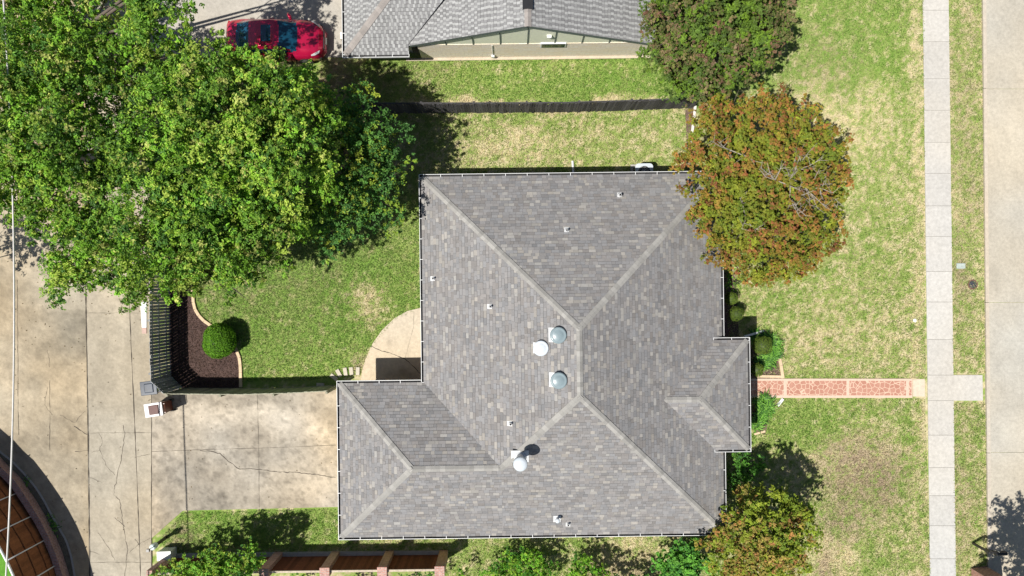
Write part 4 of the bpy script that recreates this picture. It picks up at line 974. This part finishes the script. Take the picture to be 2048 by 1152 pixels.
tree('oak_tree', (330, 470), [(180, 500, 5.2, 1.45), (150, 555, 4.6, .9), (240, 520, 5.6, 1.4), (320, 500, 6.2, 1.9), (420, 490, 6.2, 1.9), (500, 500, 5.4, 1.3), (330, 400, 6.6, 1.8), (420, 400, 6.6, 1.9), (200, 440, 5.6, 1.3), (380, 560, 5, .8), (460, 560, 4.8, .8), (275, 570, 4.6, .7), (520, 430, 6, 1.5)], lab='green oak overhanging the fence and mulch bed, lowest of the big oaks', seed=4, **OD)
tree('oak_tree', (500, 280), [(460, 130, 6, 1.0), (445, 190, 6.6, 1.5), (520, 190, 6.6, 1.5), (575, 150, 6.0, .95), (600, 200, 6, 1.1), (600, 270, 6.6, 1.5), (540, 280, 7.2, 1.8), (440, 280, 7, 1.8), (350, 270, 6.6, 1.8), (360, 190, 5.6, 1.2), (590, 350, 6.2, 1.5), (560, 430, 5.6, 1.3), (600, 410, 5.2, .9), (500, 350, 6.8, 1.8)], lab='tall green oak beside the red car, in the middle of the big oaks', seed=5, **OD)
tree('tree', (715, 340), [(690, 250, 4.4, 1.5), (740, 270, 4.2, 1.3), (770, 320, 3.9, 1.1), (760, 380, 3.9, 1.2), (700, 330, 4.6, 1.6), (690, 410, 3.9, 1.4), (640, 440, 3.6, 1.0), (745, 430, 3.4, .9), (650, 230, 4.2, 1.1), (660, 480, 3.2, .7)], 9, .42, 720, (.12, .07), lowpal, 'darker lower green tree at the right end of the oak group', r0=.2, seed=6)
tree('evergreen_tree', (1425, 90), [(1345, 50, 4.6, 1.25), (1420, 30, 5.6, 1.6), (1500, 50, 5, 1.5), (1355, 120, 4.2, 1.1), (1430, 110, 5.2, 1.5), (1490, 110, 4.6, 1.1), (1390, 165, 3.6, .9), (1425, 175, 3.4, .7), (1320, 90, 3.6, .65), (1540, 40, 4, .7), (1430, -30, 5, 1.6), (1510, -30, 4.6, 1.3), (1340, -20, 4.6, 1.2), (1350, 160, 3.4, .6)], 46, .185, 3900, (.075, .05), duskpal, 'dense dark green and bronze tree beside the neighbour house at the top', mat=M_needle, r0=.2, seed=7)
ot = tree('maple_tree', (1530, 390), [(1430, 260, 4.4, 1.1), (1510, 250, 4.8, 1.2), (1590, 260, 4.6, 1.2), (1640, 310, 4.2, 1.1), (1480, 330, 5.4, 1.5), (1570, 330, 5.6, 1.5), (1430, 380, 4.8, 1.2), (1520, 400, 5.6, 1.5), (1620, 400, 4.8, 1.3), (1470, 450, 5, 1.3), (1560, 470, 5, 1.4), (1630, 470, 4.2, 1.0), (1500, 520, 4.2, 1.0), (1575, 530, 3.6, .7), (1380, 310, 3.8, .65), (1655, 360, 3.9, .9), (1440, 220, 3.8, .6), (1560, 225, 4, .6), (1610, 520, 3.4, .6), (1520, 555, 3.2, .5), (1410, 440, 4, .7), (1440, 500, 3.8, .6)], 44, .185, 3900, (.075, .05), orpal, 'large round tree with orange-brown tips over the front corner of the roof', mat=M_needle, r0=.2, seed=8)
def bare_twigs(t, spots, seed):
    rng = random.Random(seed); mb = MB()
    for (x, y, z, n) in spots:
        c = P(x, y, z-.6)
        for k in range(n):
            a = rng.uniform(0, 6.28); l = rng.uniform(.5, 1.0); e = c+Vector((math.cos(a)*l, math.sin(a)*l, rng.uniform(.35, .8))); m_ = c.lerp(e, .5)+Vector((rng.uniform(-.1, .1), rng.uniform(-.1, .1), .05))
            mb.tube([c, m_, e], [.022, .014, .006], 5)
            for q in range(4):
                s = m_.lerp(e, rng.random()); mb.tube([s, s+Vector((rng.uniform(-.3, .3), rng.uniform(-.3, .3), rng.uniform(.1, .3)))], [.009, .004], 4)
    mb.build('bare_branches', M_twig, t)
bare_twigs(ot, [(1590, 340, 6.6, 9), (1610, 375, 6.2, 12), (1580, 395, 6.7, 6), (1550, 360, 7.0, 5), (1640, 385, 5.7, 5), (1460, 300, 6.5, 4), (1490, 430, 6.4, 3)], 3)
tree('maple_tree', (1530, 1060), [(1500, 1012, 2.7, .85), (1560, 1020, 3.6, .9), (1590, 1060, 3.6, 1.0), (1490, 1060, 4.2, 1.1), (1550, 1080, 4.2, 1.1), (1500, 1120, 3.8, 1.0), (1570, 1120, 3.6, .9), (1440, 1100, 3.4, .8), (1470, 1150, 3.2, .8), (1540, 1170, 3, .8), (1450, 1040, 2.5, .5), (1600, 1020, 3.2, .5)], 40, .19, 3600, (.08, .052), smallpal, 'smaller orange and green tree at the lower front corner of the roof', mat=M_needle, r0=.13, seed=9)
# shrubs
darkleaf = mkpal([(.07, .21, .03), (.11, .30, .04), (.045, .13, .03), (.17, .38, .06)], [3, 3, 2, 1.4]); brightleaf = mkpal([(.22, .44, .035), (.15, .37, .03), (.33, .50, .06), (.08, .24, .03)], [3, 3, 1.5, 2])
def shrub(name, base, lobes, nper, rs, dens, leaf, pal, lab, **kw): return tree(name, base, lobes, nper, rs, dens, leaf, pal, lab, cat='shrub', mat=M_leaf, r0=.04, **kw)
shrub('shrub', (1486, 940), [(1486, 935, 1.0, .75), (1478, 955, .9, .6), (1500, 925, .9, .5)], 40, .17, 3800, (.07, .045), darkleaf, 'dark glossy green shrub against the front wall below the porch', seed=12)
G = 'leafy shrubs along the bottom fence'
shrub('shrub', (420, 1170), [(350, 1160, 2.2, .8), (410, 1150, 2.6, .9), (470, 1150, 2.7, 1.0), (500, 1120, 2.5, .6), (440, 1120, 2.3, .6), (390, 1140, 2.3, .5), (320, 1165, 1.6, .5)], 34, .27, 1500, (.10, .06), mkpal([(.24, .43, .05), (.16, .36, .04), (.36, .47, .07), (.09, .24, .05)], [3, 3, 2, 1.5]), 'bright leafy shrub in front of the left part of the brick fence', group=G, seed=13)
shrub('shrub', (1040, 1160), [(1010, 1140, 1.3, .7), (1050, 1130, 1.5, .8), (1080, 1150, 1.3, .7), (985, 1160, 1.1, .5)], 40, .22, 2600, (.08, .05), brightleaf, 'bright green mounded shrub at the bottom edge right of the brick fence', group=G, seed=14)
shrub('shrub', (1180, 1165), [(1165, 1145, 1.5, .6), (1200, 1160, 1.4, .6), (1145, 1160, 1.2, .4)], 40, .22, 2300, (.09, .06), brightleaf, 'small light green shrub at the bottom edge below the roof vents', group=G, seed=15)
shrub('shrub', (1380, 1130), [(1365, 1110, 2.2, .7), (1395, 1140, 2.2, .7), (1340, 1140, 1.8, .6), (1350, 1170, 1.8, .6)], 36, .25, 1800, (.11, .08), mkpal([(.10, .30, .05), (.15, .38, .05), (.06, .2, .04)], [3, 3, 2]), 'broad-leaved green shrub left of the small orange tree', group=G, seed=16)
shrub('shrub', (860, 1152), [(840, 1145, .7, .4), (870, 1150, .8, .35), (815, 1155, .6, .3)], 60, .15, 3000, (.07, .045), darkleaf, 'low green shrub at the foot of the last brick pillar', group=G, seed=17)
shrub('shrub', (920, 1152), [(915, 1140, 1.0, .25), (930, 1155, .9, .3)], 60, .14, 3000, (.09, .05), brightleaf, 'tiny yellow-green shrub right of the last brick pillar', group=G, seed=18)
shrub('shrub', (680, 1172), [(700, 1168, .5, .3), (740, 1170, .6, .3), (600, 1168, 1.0, .5)], 60, .15, 3000, (.07, .045), brightleaf, 'low green plants just below the middle brick pillars', group=G, seed=19)
shrub('shrub', (1467, 563), [(1468, 560, .5, .35), (1462, 575, .5, .3)], 60, .12, 3800, (.06, .04), brightleaf, 'low bright green plant half under the big orange tree', seed=20)
shrub('shrub', (1260, 1170), [(1250, 1180, 1.5, .7), (1290, 1185, 1.3, .6)], 36, .22, 1800, (.1, .06), darkleaf, 'dark shrub just reaching in at the bottom edge', group=G, seed=29)
def ball(px, py, r, zc, pal, lab, seed, sq=.9, leaf=(.05, .02)):
    b = P(px, py, zc); g = thing('round_shrub', (b.x, b.y, 0), lab, 'shrub', 'clipped round shrubs'); rng = np.random.default_rng(seed)
    n = int(5200*r*r*4); d = unit(rng.normal(0, 1, (n, 3))); d = d[d[:, 2] > -.6]; n = len(d)
    lump = 1+.06*np.sin(d[:, 0]*4+seed)+.05*np.sin(d[:, 1]*5+seed*2)+.04*np.sin(d[:, 2]*9+d[:, 0]*8)
    pos = d*(lump*rng.uniform(.93, 1.04, n))[:, None]*r; pos[:, 2] *= sq
    V, Fq = quadleaves(pos+np.array([b.x, b.y, max(zc, r*sq*.8)]), unit(d+rng.normal(0, .45, (n, 3))), unit(rng.normal(0, 1, (n, 3))+d*.6), rng.uniform(.7, 1.3, n)*leaf[0], rng.uniform(.7, 1.3, n)*leaf[1])
    npmesh('foliage', V, Fq, M_needle, np.repeat(pal(rng, n, np.ones(n), 60, rng.integers(0, 60, n), d[:, 2]), 4, 0), g)
    mb = MB(); mb.lathe((b.x, b.y, max(zc, r*sq*.8)), [(r*.02, -r*.85*sq), (r*.6, -r*.65*sq), (r*.88, 0), (r*.62, r*.6*sq), (r*.3, r*.8*sq), (r*.02, r*.87*sq)], 20); mb.build('branches', plain('twig_core', (.04, .06, .02)), g, smooth=True)
bp = mkpal([(.15, .34, .02), (.10, .26, .02), (.20, .40, .03), (.07, .17, .02)], [3, 3, 2, 1.3], .12, .25); op = mkpal([(.13, .20, .025), (.17, .24, .03), (.09, .15, .02)], [3, 2, 2], .1, .2)
ball(439, 682, .76, .75, bp, 'large bright green clipped ball on the mulch bed', 21, leaf=(.09, .03))
ball(1473, 627, .33, .8, op, 'olive clipped round shrub by the front wall above the porch', 22)
ball(1462, 597, .30, .7, op, 'small clipped round shrub nearest the orange tree', 23)
ball(1525, 691, .42, .9, op, 'largest olive clipped shrub beside the porch corner, ringed by spiky grass', 24)
ball(1514, 739, .30, .7, op, 'small clipped shrub mostly under the porch eave above the walk', 25)
def spiky(pts, lab, seed, n=320, rr=.5):
    rng = random.Random(seed); b = P(*pts[0]); V = []; Fq = []; cols = []
    for _ in range(n):
        c = P(*rng.choice(pts)); c += Vector((rng.gauss(0, .12), rng.gauss(0, .12), 0)); a = rng.uniform(0, 6.28); l = rng.uniform(.6, 1.1)*rr; w_ = .016; d = Vector((math.cos(a), math.sin(a), 0)); s = Vector((-d.y, d.x, 0)); k = rng.choice(((.08, .22, .03), (.13, .32, .04), (.20, .42, .06), (.05, .14, .03)))
        prof = [(0, 0.02, 1), (.3, .3, 1.2), (.7, .42, 1), (1, .32, .15)]; i0 = len(V)
        for t_, z, ww in prof: q = c+d*l*t_; q.z = z*l*1.3; V += [tuple(q-s*w_*ww), tuple(q+s*w_*ww)]; cols += [k, k]
        for j in range(3): Fq.append((i0+2*j, i0+2*j+1, i0+2*j+3, i0+2*j+2))
    o = npmesh('spiky_grass', np.array(V), np.array(Fq), M_leaf, np.array(cols)); tag(o, lab, 'ornamental grass')
spiky([(1534, 676), (1546, 690), (1548, 705), (1538, 716), (1528, 722), (1520, 728), (1510, 672)], 'spiky green grass clumps ringing the clipped shrub at the porch corner', 31, 520, .42)
spiky([(1520, 805), (1525, 820), (1518, 835), (1512, 848), (1535, 815), (1530, 800)], 'spiky green grass clump below the front walk by the porch', 32, 430, .45)
spiky([(50, 960), (52, 985)], 'tiny weed tuft in the shaded strip by the curved fence', 33, 60, .2); spiky([(110, 1057), (104, 1040)], 'second weed tuft farther down the shaded strip by the curved fence', 34, 60, .2)
# tree standing just outside the lower right corner whose shade falls on the road
tree('tree', (2130, 1290), [(2095, 1260, 5.2, 1.3), (2088, 1250, 6.4, .75), (2098, 1300, 6.4, .9), (2140, 1240, 6.4, .9), (2150, 1300, 5.6, 1.5), (2170, 1230, 5.2, 1.3), (2110, 1330, 4.6, 1.2), (2200, 1290, 5, 1.2)], 9, .45, 560, (.14, .08), oakpal, 'green tree just past the lower right corner whose shadow falls on the road', r0=.2, seed=40)

# fallen leaves and litter on the paving
n = 900; X = RNG.uniform(-24, -7.8, n); Y = RNG.uniform(-12.5, 13, n); px, py = PX(X, Y)
k = (RNG.random(n) < np.where(py < 700, .9, .35)) & ((px < 300) | ((py > 790) & (py < 1010) & (px < 670))); X = X[k]; Y = Y[k]; n = len(X)
V, Fq = quadleaves(np.stack([X, Y, np.full(n, .032)], 1), unit(np.stack([RNG.normal(0, .2, n), RNG.normal(0, .2, n), np.ones(n)], 1)), unit(np.stack([RNG.normal(0, 1, n), RNG.normal(0, 1, n), 0*X], 1)), RNG.uniform(.04, .09, n), RNG.uniform(.02, .05, n))
o = npmesh('leaf_litter', V, Fq, M_blade, np.repeat(np.array([.14, .10, .05])[None]*RNG.uniform(.5, 1.6, (n, 1)), 4, 0)); tag(o, 'scattered dry leaves on the alley and driveway paving', 'leaves', kind='stuff')

for poly, z in (([(342, 590), (384, 590), (386, 610), (404, 640), (440, 662), (466, 690), (478, 725), (478, 772), (366, 772), (345, 750)], .035), ([(1500, 692), (1548, 700), (1560, 752), (1500, 752)], .025)):
    wp = [(P(*q).x, P(*q).y) for q in poly]; x0, x1 = min(q[0] for q in wp), max(q[0] for q in wp); y0, y1 = min(q[1] for q in wp), max(q[1] for q in wp); n = int((x1-x0)*(y1-y0)*320)
    X = RNG.uniform(x0, x1, n); Y = RNG.uniform(y0, y1, n); k = inpoly(X, Y, wp); X = X[k]; Y = Y[k]; n = len(X)
    V, Fq = quadleaves(np.stack([X, Y, RNG.uniform(z, z+.02, n)], 1), unit(np.stack([RNG.normal(0, .5, n), RNG.normal(0, .5, n), np.ones(n)], 1)), unit(RNG.normal(0, 1, (n, 3))), RNG.uniform(.05, .12, n), RNG.uniform(.02, .04, n))
    o = npmesh('mulch', V, Fq, M_blade, np.repeat(np.array([.10, .062, .05])[None]*RNG.uniform(.35, 1.7, (n, 1)), 4, 0)); tag(o, 'dark bark mulch chips covering a planting bed', 'mulch', kind='stuff')
